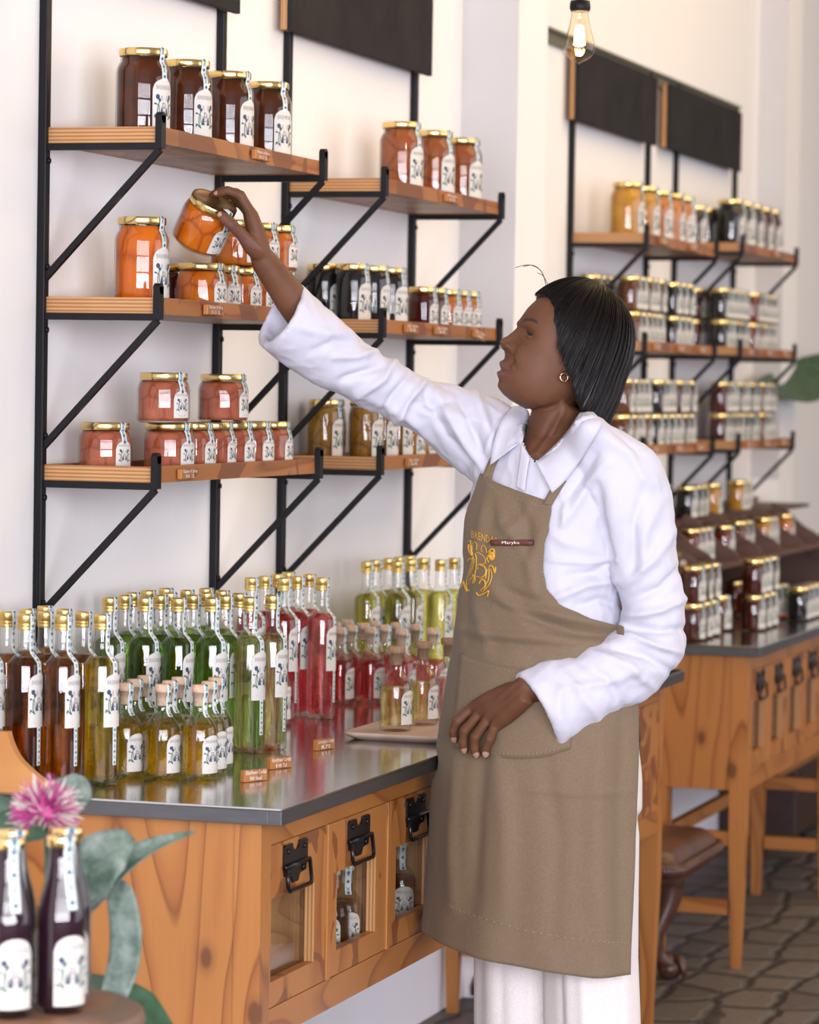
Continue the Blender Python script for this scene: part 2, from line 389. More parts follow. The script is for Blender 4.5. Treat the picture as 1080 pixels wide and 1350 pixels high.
JT = {'tall': (.0485, .160, .0405), 'squat': (.0480, .090, .0405), 'medium': (.0375, .134, .0325), 'small': (.0350, .100, .0300)}
def make_jar(kind, cmat, cat='jar', ink='ink', detail=True):
    r, h, rn = JT[kind]
    root = thing({'tall': 'preserve_jar', 'squat': 'squat_preserve_jar', 'medium': 'preserve_jar', 'small': 'jam_jar'}[kind], '', cat)
    n = 36 if detail else 22
    zs = h-.042 if kind == 'tall' else h-.033 if kind != 'squat' else h-.032
    pr = [(r-.006, 0), (r-.0015, .003), (r, .009), (r, zs), (r-.0012, zs+.006), (lerp(r, rn, .45), zs+.013), (rn+.0008, zs+.018), (rn-.0005, h-.012), (rn-.0005, h-.002)]
    MB().lathe(pr, n, capt=False).build('glass_body', M['glass'], root)
    q = [(a-.0028, max(z, .0035)) for a, z in pr[:7]]; q[0] = (r-.012, .0035); q.append((rn-.0033, h-.016))
    MB().lathe(q, n).build('contents', cmat, root)
    ln = n*2
    lid = MB().lathe([(rn+.0012, h-.0135), (rn+.0024, h-.0115), (rn+.0024, h-.003), (rn+.0014, h-.0005)], ln, capb=False, capt=False, mod=lambda i, k: 1.012 if (i//3) % 2 else 1.0)
    lid.lathe([(rn+.0014, h-.0005), (rn-.002, h), (rn-.004, h-.0012), (.004, h-.0012)], ln, capb=False, mi=1)
    lid.build('lid', [M['gold'], M['lidtop']], root)
    lw, l0, lh = {'tall': (.050, .012, .094), 'squat': (.037, .009, .049), 'medium': (.046, .010, .084), 'small': (.036, .008, .056)}[kind]
    label_mesh(root, r, lw, l0, lh, ink)
    seal_mesh(root, [(rn-.012, h+.0004), (rn+.0022, h+.0002), (rn+.0034, h-.002), (rn+.0030, h-.013), (rn+.001, zs+.018), (lerp(r, rn, .45), zs+.013), (r-.0012, zs+.006), (r, zs-.001), (r, l0+lh-.003)], .0062)
    return root
B5 = [(.024, 0), (.0278, .003), (.029, .008), (.029, .196), (.0278, .204), (.0205, .2125), (.0140, .219), (.0122, .228), (.0118, .262)]
B2 = [(.026, 0), (.0298, .003), (.0305, .010), (.0305, .076), (.0290, .088), (.0243, .0985), (.0175, .1065), (.0130, .112), (.0115, .118), (.0115, .140), (.0135, .142), (.0135, .147)]
BS = [(.027, 0), (.0305, .004), (.0315, .010), (.0315, .112), (.0300, .130), (.0255, .150), (.0200, .170), (.0172, .186), (.0168, .212)]
def make_bottle(kind, cmat, ink='ink', stopper='cork'):
    root = thing({'b5': 'cordial_bottle', 'b2': 'small_cork_bottle', 'bs': 'sauce_bottle'}[kind], '', 'bottle')
    pr = {'b5': B5, 'b2': B2, 'bs': BS}[kind]; n = 32
    MB().lathe(pr, n, capt=False).build('glass_body', M['glass'], root)
    r = pr[3][0]
    if kind == 'b5': q = [(r-.006, .011), (r-.0026, .016)]+[(a-.0024, z) for a, z in pr[3:5]]+[(.0185, .2095), (.0150, .2120)]
    elif kind == 'b2': q = [(r-.008, .010), (r-.0026, .014), (r-.0024, .076)]+([(.0268, .087), (.0235, .0935)] if stopper == 'cork' else [(r-.0026, .082)])
    else: q = [(r-.008, .006), (r-.0026, .010)]+[(a-.002, z) for a, z in pr[3:8]]+[(.0150, .206)]
    MB().lathe(q, n).build('contents', cmat, root)
    if kind == 'b5':
        c = MB().lathe([(.0133, .257), (.0138, .258), (.0138, .2622), (.0131, .2628), (.0138, .2634), (.0138, .2668), (.0131, .2674), (.0138, .268), (.0138, .280), (.0130, .2825), (.004, .2828)], 48, capb=False)
        c.build('screw_cap', M['goldcap'], root)
        label_mesh(root, r, .042, .098, .088, ink)
        seal_mesh(root, [(.006, .2832), (.0132, .2832), (.0142, .280), (.0142, .258), (.0126, .252), (.0126, .228), (.0145, .219), (.0210, .2125), (.0282, .204), (.0292, .196), (.0292, .184)], .0055)
        seal_mesh(root, [(.0292, .0985), (.0292, .098), (.0292, .035)], .0045)
    elif kind == 'b2':
        m = M['cork'] if stopper == 'cork' else M['cork_dark']; rr = .0138 if stopper == 'cork' else .0165
        c = MB().lathe([(.0100, .124), (.0108, .1265), (.0108, .1472), (rr-.0006, .1473), (rr, .1485), (rr, .1585), (rr-.0008, .1600), (.004, .1603)], 32)
        c.build('stopper', m, root)
        label_mesh(root, r, .040, .013, .064, ink)
        if stopper == 'cork':
            seal_mesh(root, [(.004, .1606), (.0130, .1606), (.0141, .159), (.0141, .148), (.0142, .142), (.0120, .139), (.0120, .118), (.0135, .112), (.0180, .1065)], .0058)
    else:
        MB().lathe([(.0185, .2085), (.0196, .2095), (.0196, .219), (.0186, .2215), (.003, .222)], 40, capb=False).build('lid', M['gold'], root)
        label_mesh(root, r, .048, .012, .088, ink)
        seal_mesh(root, [(.006, .2224), (.0186, .2222), (.0199, .219), (.0199, .209), (.0176, .204), (.0176, .186), (.0204, .170), (.0259, .150), (.0300, .132)], .0070)
    return root
CM = {
 'amber': syrup('dark_amber_preserve', (.030,.006,.0015), (.085,.017,.003)),
 'peach': fruit('apricot_halves_in_syrup', (.52,.120,.006), (.62,.18,.012), (.24,.036,.003), 21),
 'nectar': fruit('orange_fruit_in_syrup', (.58,.120,.005), (.66,.17,.008), (.32,.045,.003), 15, smear=.6),
 'guava': fruit('guava_halves_in_syrup', (.38,.100,.050), (.50,.175,.10), (.19,.042,.016), 24),
 'pear': fruit('pear_slices_in_brown_syrup', (.28,.075,.020), (.36,.115,.035), (.13,.030,.008), 17),
 'black': syrup('black_berry_preserve', (.004,.004,.005), (.012,.010,.012)),
 'maroon': syrup('deep_red_preserve', (.040,.006,.004), (.085,.012,.006)),
 'red': syrup('dark_red_jam', (.10,.012,.006), (.18,.022,.010)),
 'brown': syrup('brown_chutney', (.085,.024,.007), (.15,.045,.012)),
 'gold': syrup('golden_preserve', (.40,.17,.014), (.56,.26,.026)),
 'orange': syrup('orange_marmalade', (.40,.105,.008), (.56,.18,.018)),
 'mustard': fruit('mustard_fruit_preserve', (.26,.125,.014), (.34,.18,.025), (.12,.05,.006), 20),
 'olive': fruit('green_gold_pickle', (.15,.085,.014), (.21,.125,.024), (.07,.035,.006), 20),
 'l_amber': liquid('amber_cordial', (.86,.50,.08)), 'l_darkamber': liquid('dark_amber_cordial', (.72,.36,.06)),
 'l_yellow': liquid('golden_cordial', (.97,.76,.12)),
 'l_green': liquid('green_cordial', (.66,.86,.34)), 'l_pale': liquid('pale_green_cordial', (.86,.93,.55)),
 'l_pink': liquid('rose_red_cordial', (.93,.36,.38)), 'l_rose': liquid('pink_cordial', (.95,.58,.60)),
 'l_lime': liquid('lime_yellow_cordial', (.90,.88,.36)), 'l_gold': liquid('gold_cordial', (1.0,.83,.22)),
 'l_gin': liquid('straw_coloured_cordial', (.96,.88,.52)),
 'l_sauce': syrup('dark_plum_sauce', (.018,.006,.012), (.032,.010,.018)),
}
_pro = {}
PLACED = []
RAD = {'tall': .0487, 'squat': .0482, 'medium': .0377, 'small': .0352, 'b5': .0292, 'b2': .0307, 'bs': .0317}
def put(kind, cont, label, loc, rz=None, group=None, rot=None, name=None, **kw):
    key = (kind, cont, tuple(sorted(kw.items())))
    if rz is None: rz = math.radians(random.uniform(-24, -5))
    if key not in _pro:
        o = make_jar(kind, CM[cont], **kw) if kind in JT else make_bottle(kind, CM[cont], **kw)
        _pro[key] = o; o.location = loc; o.rotation_euler = rot if rot else (0,0,rz); o['label'] = label
        if group: o['group'] = group
        PLACED.append((o, RAD[kind])); return o
    o = dup(_pro[key], name, label, loc, rz, group, rot=rot); PLACED.append((o, RAD[kind])); return o
ORD = ['first', 'second', 'third', 'fourth', 'fifth', 'sixth', 'seventh', 'eighth', 'ninth', 'tenth', 'eleventh', 'twelfth', 'thirteenth', 'fourteenth']

# ------------------------------------------------------------------ the setting
struct(MB().box(-.25, 1.0, -.02, 0, 18.0, 4.5).build('wall_left', M['wall']))
struct(MB().box(-.25, 18.0, -.02, 9, 18.2, 4.5).build('wall_back', M['wall']))
struct(MB().box(-.25, -4, -.12, 9, 18.2, 0).build('floor', M['floor']))
struct(MB().box(0, 1.0, 0, .045, 18.0, .30, bev=.004).build('baseboard_left', M['skirt']))
def pilaster(i, y0, px):
    o = MB().box(0, y0, .0, px, y0+.27, 4.5).build('trim_%d' % i, M['wall']); struct(o)
    g = MB().box(0, y0-.006, 1.225, px, y0, 4.5).build('grey_panel', M['grey_paint'], o)
pilaster(1, 4.42, .143); pilaster(2, 7.79, .143); pilaster(3, 11.40, .10)

# ------------------------------------------------------------------ wall shelving bays
SD = .2236
BAYS = [('near', 5.2513, 6.105, (1.9696, 1.6745, 1.381)), ('second', 6.4947, 7.374, (1.9626, 1.6673, 1.3794)),
        ('third', 8.8238, 9.726, (1.9647, 1.6655, 1.3752)), ('far', 10.1036, 10.9918, (1.9983, 1.6715, 1.375))]
FLOORZ = {}
BAYTXT = {'near': 'nearest the camera at top left', 'second': 'just left of the reaching woman', 'third': 'behind the head of the woman', 'far': 'at the far right of the wall'}
for bi, (bn, y0, y1, zs) in enumerate(BAYS):
    L = y1-y0
    bay = thing('wall_shelving_unit', 'black steel shelving unit with three orange plywood shelves, '+BAYTXT[bn], 'shelving', (0, y0, 0))
    top = 2.55 if bi < 2 else 2.50
    for k, yy in enumerate((0, L)):
        MB().box(.0, yy-.010, .885, .016, yy+.010, top, bev=.002).build('upright', M['black_steel'], bay)
    for si, z in enumerate(zs):
        b0 = z-.029; wall_t = .012
        s = MB(); s.box(.004, .012, b0, SD-.001, L-.012, b0+.012, 0)                 # bottom board
        s.box(SD-.017, .013, b0+.0002, SD-.0015, L-.013, z, 0, .0015)                # front lip
        s.box(.005, .013, b0+.0002, .017, L-.013, z-.001, 0, .0015)                   # back lip
        sh = s.build('shelf_tray', M['shelf_wood'], bay)
        for yy in (.006, L-.006):
            MB().box(.006, yy-.006, b0+.0001, SD-.0025, yy+.0065, z-.0008, 0, .001).build('tray_end', M['ply_edge'], bay)
        FLOORZ[bi, si] = b0+.0122
        for yy in (0, L):
            m = MB()
            m.bar((0, yy, b0-.006), (SD+.004, yy, b0-.006), .012, .012)
            m.bar((SD+.003, yy, b0-.010), (SD+.003, yy, z+.018), .020, .012, up=(1,0,0))
            m.tube([(SD-.003, yy, z+.014), (SD+.009, yy, z+.014)], .010, 14)
            m.bar((SD+.002, yy, b0-.012), (.012, yy, b0-.236), .011, .011)
            for zz in (b0-.03, b0-.215): m.tube([(.014, yy, zz), (.020, yy, zz)], .005, 8)
            m.build('bracket', M['black_steel'], bay)
# chalkboards hung on the uprights
for bi, (ya, yb, z0, z1, txt) in enumerate([(5.26, 6.115, 2.263, 2.62, 'above the nearest shelving unit, cut off by the top edge'), (6.42, 7.40, 2.262, 2.66, 'above the second shelving unit, left of the pilaster'),
                                  (8.755, 9.69, 2.270, 2.475, 'left one of the two above the far shelves'), (9.86, 10.925, 2.275, 2.475, 'right one of the two above the far shelves')]):
    t = thing('chalkboard', 'blank dark chalkboard '+txt, 'chalkboard', (.017, ya, z0))
    MB().box(.014, 0, 0, .026, yb-ya, z1-z0, bev=.0015).build('slate_panel', M['slate'], t)
    b = MB(); b.box(0, .0, .004, .0138, .05, z1-z0, bev=.001); b.box(0, yb-ya-.05, .004, .0138, yb-ya, z1-z0, bev=.001); b.box(0, .05, .06, .0138, yb-ya-.05, .09, bev=.001)
    b.build('backing_frame', M['ply_edge_x'], t)
r = MB().box(0, 8.41, 2.462, .012, 11.0, 2.502, bev=.002); r.box(.012, 8.41, 2.494, .024, 11.0, 2.502)
tag(r.build('mounting_rail', flat('weathered_zinc_rail', (.20,.19,.13), .5, .6)), 'long grey metal rail on the wall above the two far chalkboards', 'rail')

# ------------------------------------------------------------------ price tags
def price_tag(loc, lines, label, w=.082, h=.018, tilt=0.0, dep=.009, wood_='door_ply'):
    t = thing('price_tag', label, 'price tag', loc); t.rotation_euler = (tilt, 0, 0)
    MB().box(0, 0, 0, dep, w, h, bev=.0012).build('wooden_block', M[wood_], t)
    m = MB(); n = len(lines)
    for i, s in enumerate(lines):
        zc = h*(1-(i+1)/n)+h*.13
        put_text(m, s, lambda a, b: (dep+.0004, w/2+a, b), 0, zc, w*(.86 if i == 0 else .50), h*.36)
    m.build('lettering', M['chalk'], t, mat_fix=False); return t

# ------------------------------------------------------------------ jars on the shelves
def shelfjars(bi, si, rows):
    """rows: (kind, contents, x, [y...], layer z offset, label pattern, group)"""
    for kind, cont, x, ys, dz, pat, grp in rows:
        for i, y in enumerate(ys):
            xx = x[i] if isinstance(x, (list, tuple)) else x
            lab = pat.replace('#', ORD[i])
            put(kind, cont, lab, (xx, y, FLOORZ[bi, si]+dz), group=grp)
shelfjars(0, 0, [
 ('tall', 'amber', .150, [5.355, 5.560, 5.775, 5.985], 0, 'tall jar of dark amber preserve on top near shelf, # from the left end', None)])
shelfjars(0, 1, [
 ('tall', 'nectar', .150, [5.359], 0, 'tall jar of bright orange fruit standing alone at left end of middle near shelf, first', None),
 ('squat', 'peach', .145, [5.632, 5.742, 5.848, 5.952, 6.052], 0, 'squat jar of orange apricots in bottom layer of middle near shelf, # from left', None),
 ('squat', 'maroon', .052, [5.66], 0, 'dark squat jar half hidden at the back of the middle near shelf', None),
 ('squat', 'peach', .145, [5.842, 5.946, 6.046], .0905, 'squat jar of orange apricots in upper layer behind the hand, # from left', None)])
shelfjars(0, 2, [
 ('squat', 'guava', [.085, .150, .150, .150, .150, .150, .150], [5.358, 5.500, 5.604, 5.708, 5.812, 5.918, 6.022], 0, 'squat jar of pink guavas in bottom row of lowest near shelf, # from left', None),
 ('squat', 'guava', [.150, .150], [5.470, 5.770], .0905, 'squat jar of pink guavas stacked on top on lowest near shelf, # of the two', None)])
shelfjars(1, 0, [
 ('tall', 'pear', .150, [6.841, 7.080, 7.300], 0, 'tall jar of brown pears on top shelf beside the grey pilaster, # from left', None)])
shelfjars(1, 1, [
 ('medium', 'black', [.130, .150, .155, .075, .075], [6.560, 6.655, 6.765, 6.575, 6.690], 0, 'black berry preserve jar on middle shelf of second unit, # of five', None),
 ('small', 'maroon', .160, [6.985, 7.065], 0, 'dark red jam jar on middle shelf of second unit, # from left', None),
 ('small', 'orange', .160, [7.175, 7.255, 7.330], 0, 'pale orange jam jar at right end of second unit middle shelf, # from left', None)])
shelfjars(1, 2, [
 ('medium', 'mustard', [.085, .150, .155, .155], [6.545, 6.625, 6.715, 6.82], 0, 'mustard coloured preserve jar on lowest shelf of second unit, # from left', None),
 ('medium', 'olive', [.060], [6.64], 0, 'olive green pickle jar behind the mustard jars, turned to show its plain back label', None),
 ('small', 'gold', .160, [6.905, 6.985, 7.065, 7.145, 7.225, 7.300], 0, 'golden preserve jar under the raised sleeve on second unit lowest shelf, # from left', None)])
shelfjars(2, 0, [
 ('tall', 'gold', .150, [8.905, 9.095], 0, 'tall jar of yellow preserve on top shelf behind the bulb, # from left', None),
 ('tall', 'orange', .145, [9.285, 9.44, 9.585], 0, 'tall jar of orange preserve on top shelf of third unit, # from left', None)])
shelfjars(3, 0, [
 ('medium', 'black', [.06, .07, .07], [10.17, 10.30, 10.45], 0, 'black jar in the back row of the far top shelf, # from left', None),
 ('tall', 'black', .150, [10.275, 10.43, 10.575], 0, 'tall black jar in the front row of the far top shelf, # from left', None),
 ('tall', 'maroon', .150, [10.735, 10.88], 0, 'tall dark red jar at the right end of the far top shelf, # from left', None)])
def stacks(bi, si, groups):
    for cont, x, ya, n, colour, where in groups:
        for layer in (0, 1):
            for i in range(n):
                put('small', cont, '%s jam jar, %s layer, %s, %s from its left' % (colour, ('lower', 'upper')[layer], where, ORD[i]),
                    (x+random.uniform(-.003, .003), ya+i*.0735, FLOORZ[bi, si]+layer*.1004), group=None, detail=False, ink='ink_green')
stacks(2, 1, [('brown', .055, 8.875, 3, 'brown', 'group above the woman\'s hair'), ('brown', .150, 8.965, 5, 'brown', 'third unit middle shelf group'),
              ('black', .060, 9.36, 2, 'black', 'back pair on third unit middle shelf'), ('black', .150, 9.475, 3, 'black', 'third unit middle shelf right group')])
stacks(3, 1, [('black', .150, 10.155, 5, 'black', 'far unit middle shelf left group'), ('red', .150, 10.615, 5, 'deep red', 'far unit middle shelf right group'), ('maroon', .06, 10.18, 3, 'dark maroon', 'back row of far middle shelf')])
stacks(2, 2, [('brown', .140, 8.925, 4, 'brown', 'third unit lowest shelf left group'), ('black', .150, 9.270, 3, 'black', 'third unit lowest shelf centre group'),
              ('maroon', .150, 9.525, 3, 'dark maroon', 'third unit lowest shelf right group')])
stacks(3, 2, [('maroon', .150, 10.165, 4, 'dark maroon', 'far unit lowest shelf left group'), ('black', .150, 10.49, 3, 'black', 'far unit lowest shelf centre group'), ('brown', .150, 10.765, 3, 'amber brown', 'far unit lowest shelf right group')])

# the tags along the shelf edges
def edge_tags(bi, si, ys, lines, nm, tilts=None):
    z = BAYS[bi][3][si]
    for i, y in enumerate(ys):
        price_tag((SD+.0005, y, z-.0245), lines[i % len(lines)], 'small wooden price tag on edge of %s, %s from left' % (nm, ORD[i]), tilt=(tilts or {}).get(i, 0))
edge_tags(0, 0, [5.705], [('Watermelon Preserve', 'R125  1L')], 'top near shelf')
edge_tags(0, 1, [5.470, 5.850], [('Naartjies In Syrup', 'R125  1L'), ('Peaches In Syrup', 'R95')], 'middle near shelf')
edge_tags(0, 2, [5.355], [('Guavas In Syrup', 'R85   1L')], 'lowest near shelf')
edge_tags(1, 0, [6.92], [('Pears', 'R125')], 'second unit top shelf')
edge_tags(1, 1, [6.645, 6.86, 7.155], [('Fig Preserve', 'R75'), ('Apricot Jam', 'R75'), ('Honey', 'R80')], 'second unit middle shelf', {2: -.10})
edge_tags(1, 2, [6.67], [('Peach Atchar', 'R75')], 'second unit lowest shelf')
edge_tags(2, 0, [8.98, 9.36], [('Mustard', 'R95'), ('Marmalade', 'R95')], 'third unit top shelf')
edge_tags(3, 0, [10.6], [('Figs', 'R95')], 'far unit top shelf')
for b, s, nm in ((2, 1, 'third unit middle shelf'), (2, 2, 'third unit lowest shelf'), (3, 1, 'far unit middle shelf'), (3, 2, 'far unit lowest shelf')):
    y0 = BAYS[b][1]; edge_tags(b, s, [y0+.10, y0+.40, y0+.68], [('Chutney', 'R65'), ('Jam', 'R65'), ('Jelly', 'R65')], nm)

# ------------------------------------------------------------------ near counter
def counter(name, label, y0, length, xf, doors, backx=.052, mid=None, c0=.0675, step=.325, px=.044):
    """zinc-topped pine counter: far-left corner at (0, y0)"""
    c = thing('pine_counter', label, 'counter', (.0, y0, 0)); L = length; H = .86
    t = MB(); t.box(.012, 0, H-.004, xf, L, H, 0, .0012); t.build('zinc_worktop', M['steel'], c)
    e = MB(); e.box(xf-.022, 0, H-.027, xf, L, H-.0042, 0, .001); e.box(.012, 0, H-.027, xf-.0222, .016, H-.0042, 0, .001); e.box(.012, L-.016, H-.027, xf-.0222, L, H-.0042, 0, .001); e.box(.012, .0162, H-.027, .03, L-.0162, H-.0042, 0, .001)
    e.build('worktop_edge', M['steel_edge'], c)
    xp = xf-px; ztop = H-.027; zap = .474
    # corner legs, tapering under the frame
    ends = [(.022, L-.075)]
    for (lx, ly) in ((xp-.045, .030), (xp-.045, L-.062), (backx, .030), (backx, L-.062))+(((xp-.045, mid), (backx, mid)) if mid else ()):
        m = MB(); a = .010; R = []
        for z, s in ((ztop if (ly != mid and (lx > .5 or backx < .1)) else zap-.0005, 0), (.36, 0), (0.0, a)):
            R.append([(lx+s, ly+s, z), (lx+.045-s, ly+s, z), (lx+.045-s, ly+.045-s, z), (lx+s, ly+.045-s, z)])
        m.rings(R, 0, smooth=False); m.build('leg', M['pine_z'], c)
    # end panels, back panel, rails
    for yy in (.034, L-.040): MB().box(.0985 if backx < .1 else .02, yy, zap, xp-.0455, yy+.018, ztop, 0, .001).build('end_panel', M['pine_z'], c)
    MB().box(.056, .0755, zap, .070, L-.076, ztop).build('back_panel', M['inner_wood'], c)
    yA, yB = .0755, L-.0625
    MB().box(xp-.022, yA, .790, xp-.001, yB, ztop, 0, .001).build('top_rail', M['pine_y'], c)
    MB().box(xp-.022, yA, zap, xp-.001, yB, .5255, 0, .001).build('bottom_rail', M['pine_y'], c)
    MB().box(.071, yA, .5135, xp-.0225, yB, .5255).build('floor_board', M['inner_wood'], c)
    MB().box(xp-.112, yA+.001, .5256, xp-.104, yB-.001, ztop-.001).build('bin_back', M['inner_wood'], c)
    bx = backx+.0455
    MB().box(backx+.010, .0755, .325, backx+.034, L-.076, .362, 0, .001).build('stretcher', M['pine_y'], c)
    for yy in (.038, L-.055)+((mid+.008,) if mid else ()):
        for zz in (.325, .142): MB().box(bx, yy, zz, xp-.0455, yy+.028, zz+.038, 0, .001).build('stretcher', M['pine_x'], c)
    # doors between stiles
    sw = .020; z0, z1 = .5258, .7897
    for i in range(doors):
        ya = c0+i*step; yb = ya+step
        if i: MB().box(xp-.1035, ya-.006, .5256, xp-.0245, ya+.006, ztop-.001).build('bin_divider', M['inner_wood'], c)
        if i: MB().box(xp-.020, ya-sw/2, z0, xp+.001, ya+sw/2, z1, 0, .001).build('stile', M['pine_z'], c)
        a = ya+sw/2+.001 if i else yA+.001; b = yb-(sw/2+.001) if i < doors-1 else yB-.001
        o0, o1, oz0, oz1 = ya+step*.135, ya+step*.79, .568, .702
        dn = M['door_ply']; d = MB(); xa, xb = xp-.019, xp-.002
        d.box(xa, a, z0+.001, xb, o0, z1-.001); d.box(xa, o1, z0+.001, xb, b, z1-.001)
        d.box(xa, o0, z0+.001, xb, o1, oz0); d.box(xa, o0, oz1, xb, o1, z1-.001)
        dr = d.build('door', dn, c)
        q = .0022                                        # raw plywood edges lining the opening
        MB().box(xa, o1-q, oz0, xb-.0003, o1, oz1).build('opening_edge', M['ply_edge_x'], dr); MB().box(xa, o0, oz0, xb-.0003, o0+q, oz1).build('opening_edge', M['ply_edge_x'], dr)
        MB().box(xa-.004, o0-.006, oz0-.006, xa-.0005, o1+.006, oz1+.006).build('glass_pane', M['pane'], dr)
        # flip latch: notched back plate, hinge barrel, drop ring
        yc = (o0+o1)/2+.002; zt = .7825
        lt = MB(); x = xb; W = min(.056, (o1-o0)*.30)
        def pl(poly, t0, t1): lt.prism([(yc+p, q2) for p, q2 in poly], t0, t1, 'yz')
        nt_ = [(.017*math.cos(PI+PI*k/8), zt+.013*math.sin(PI+PI*k/8)) for k in range(9)]
        pl([(-W, zt-.034), (-W, zt-.004), (-W+.006, zt), (-.022, zt)]+[(p, q2-.001) for p, q2 in nt_]+[(.022, zt), (W-.006, zt), (W, zt-.004), (W, zt-.034)], x+.0003, x+.004)
        pl([(-W+.002, zt-.038), (W-.002, zt-.038), (W-.006, zt-.052), (.022, zt-.054), (.012, zt-.066), (-.012, zt-.066), (-.022, zt-.054), (-W+.006, zt-.052)], x+.0003, x+.0035)
        lt.tube([(x+.006, yc-W-.003, zt-.036), (x+.006, yc+W+.003, zt-.036)], .0042, 10)
        for sy, sz in ((-.7, -.012), (.7, -.012), (-.6, -.046), (.6, -.046)): lt.tube([(x+.003, yc+sy*W, zt+sz), (x+.0062, yc+sy*W, zt+sz)], .0046, 10)
        plate = lt.build('latch_plate', M['latch'], dr)
        rg = MB(); P = [(x+.008, yc-W, zt-.038), (x+.011, yc-W-.001, zt-.068), (x+.012, yc-W+.005, zt-.0745), (x+.012, yc+W-.005, zt-.0745), (x+.011, yc+W+.001, zt-.068), (x+.008, yc+W, zt-.038)]
        rg.tube(P, .0036, 8); rg.build('latch_ring', M['latch'], dr)
    return c
c1 = counter('c', 'long pine counter with dark zinc top, nearest the camera, holding the cordial bottles', 4.8029, 2.829, .629, 8, c0=.039)
c2 = counter('c', 'pine counter with zinc top at the far right, carrying stacked jam jars', 8.4142, 3.4, .6525, 13, .362, 1.31, c0=.0755, step=.2505, px=.036)
# bottles standing inside the near counter
put('b2', 'l_gold', 'gold cork bottle standing inside the counter behind the middle glass door, front one', (.528, 5.425, .5258), rz=-1.0)
put('b2', 'l_darkamber', 'dark bottle inside the counter at left of the middle glass door', (.524, 5.362, .5258), rz=-1.4)
put('b2', 'l_pink', 'red cordial bottle inside the counter behind the third glass door', (.526, 5.745, .5258), rz=-1.0)

# ------------------------------------------------------------------ bottles on the near counter
Z = .8601
def bottles(kind, cont, pts, pat, **kw):
    for i, p in enumerate(pts):
        put(kind, cont if isinstance(cont, str) else cont[i], pat.replace('#', ORD[i]), (p[0], p[1], p[2] if len(p) > 2 else Z), group=None, **kw)
bottles('b5', 'l_yellow', [(.249, 4.970)], 'tall golden yellow cordial bottle, front right of the amber group at the counter end')
bottles('b5', ['l_amber', 'l_darkamber', 'l_darkamber', 'l_amber'], [(.197, 4.928), (.139, 4.908), (.085, 4.952), (.082, 4.886)], 'tall dark amber cordial bottle in front row behind the curved plywood side, # from right')
bottles('b5', ['l_darkamber', 'l_amber', 'l_darkamber', 'l_darkamber', 'l_amber'], [(.198, 5.010), (.143, 4.980), (.145, 5.052), (.090, 5.025), (.086, 5.105)], 'tall amber cordial bottle in back rows of the amber group, # from right')
bottles('b5', ['l_pale', 'l_pale'], [(.323, 5.586), (.305, 5.512)], 'tall pale green cordial bottle at right front of green group, # from right')
bottles('b5', 'l_green', [(.256, 5.456), (.203, 5.423), (.148, 5.404), (.093, 5.370)], 'tall green cordial bottle in the front row of the green group, # from right')
bottles('b5', 'l_green', [(.253, 5.530), (.199, 5.513), (.147, 5.478), (.090, 5.447)], 'tall green cordial bottle in the second row of the green group, # from right')
bottles('b5', 'l_green', [(.252, 5.604), (.193, 5.590), (.135, 5.555), (.075, 5.520), (.196, 5.664), (.135, 5.640), (.075, 5.595), (.145, 5.710), (.080, 5.670)], 'tall green cordial bottle at the back of the green group, # from right')
bottles('b5', 'l_pink', [(.223, 6.148), (.160, 6.097)], 'tall rose red cordial bottle in front of the red group, # from right')
bottles('b5', 'l_pink', [(.165, 6.165), (.100, 6.074), (.104, 6.140), (.104, 6.212), (.160, 6.248), (.100, 6.290)], 'tall rose red cordial bottle at back of the red group, # of six')
bottles('b5', 'l_lime', [(.109, 6.775), (.163, 6.826), (.168, 6.905), (.224, 6.948), (.275, 6.995)], 'tall lime yellow cordial bottle in front row beside the apron, # from left', ink='ink_green')
bottles('b5', 'l_lime', [(.104, 6.846), (.108, 6.929), (.110, 7.000), (.172, 6.985), (.112, 7.070), (.232, 7.030)], 'tall lime yellow cordial bottle in back rows beside the apron, # of six', ink='ink_green')
bottles('b2', 'l_gold', [(.371, 5.106), (.312, 5.085), (.247, 5.078)], 'small gold cork bottle in the front row, # from right')
bottles('b2', 'l_gold', [(.362, 5.172), (.298, 5.152), (.234, 5.150)], 'small gold cork bottle in the second row, # from right')
bottles('b2', 'l_gold', [(.346, 5.245), (.284, 5.224), (.226, 5.222)], 'small gold cork bottle in third row, against the green bottles, # from right')
put('b2', 'l_gold', 'small gold cork bottle standing alone between the green and red bottles', (.182, 5.995, Z))
bottles('b2', 'l_pink', [(.158, 6.455), (.207, 6.504), (.283, 6.487)], 'small pink cork bottle in the front row right of the red bottles, # from left', ink='ink_green')
bottles('b2', 'l_pink', [(.159, 6.530), (.216, 6.577), (.334, 6.545), (.270, 6.628)], 'small pink cork bottle in the second row, # from left', ink='ink_green')
bottles('b2', 'l_pink', [(.098, 6.600), (.156, 6.606), (.100, 6.680), (.160, 6.682), (.212, 6.662)], 'small pink cork bottle in the back rows by the wall, # of five', ink='ink_green')
bb = MB()
def rrect(x0, y0, x1, y1, r, n=6):
    P = []
    for cx, cy, a in ((x1-r, y1-r, 0), (x0+r, y1-r, 90), (x0+r, y0+r, 180), (x1-r, y0+r, 270)):
        for k in range(n+1): t = math.radians(a+90*k/n); P.append((cx+r*math.cos(t), cy+r*math.sin(t)))
    return P
cm, ch_, inner = (.495, 5.955), .0, 0
R = []
for z, ins in ((0, .018), (.003, .010), (.008, .002), (.0115, .0), (.0145, .002)):
    R.append([(x, y, z) for x, y in rrect(.385+ins, 5.795+ins, .598-ins, 6.200-ins, .03)])
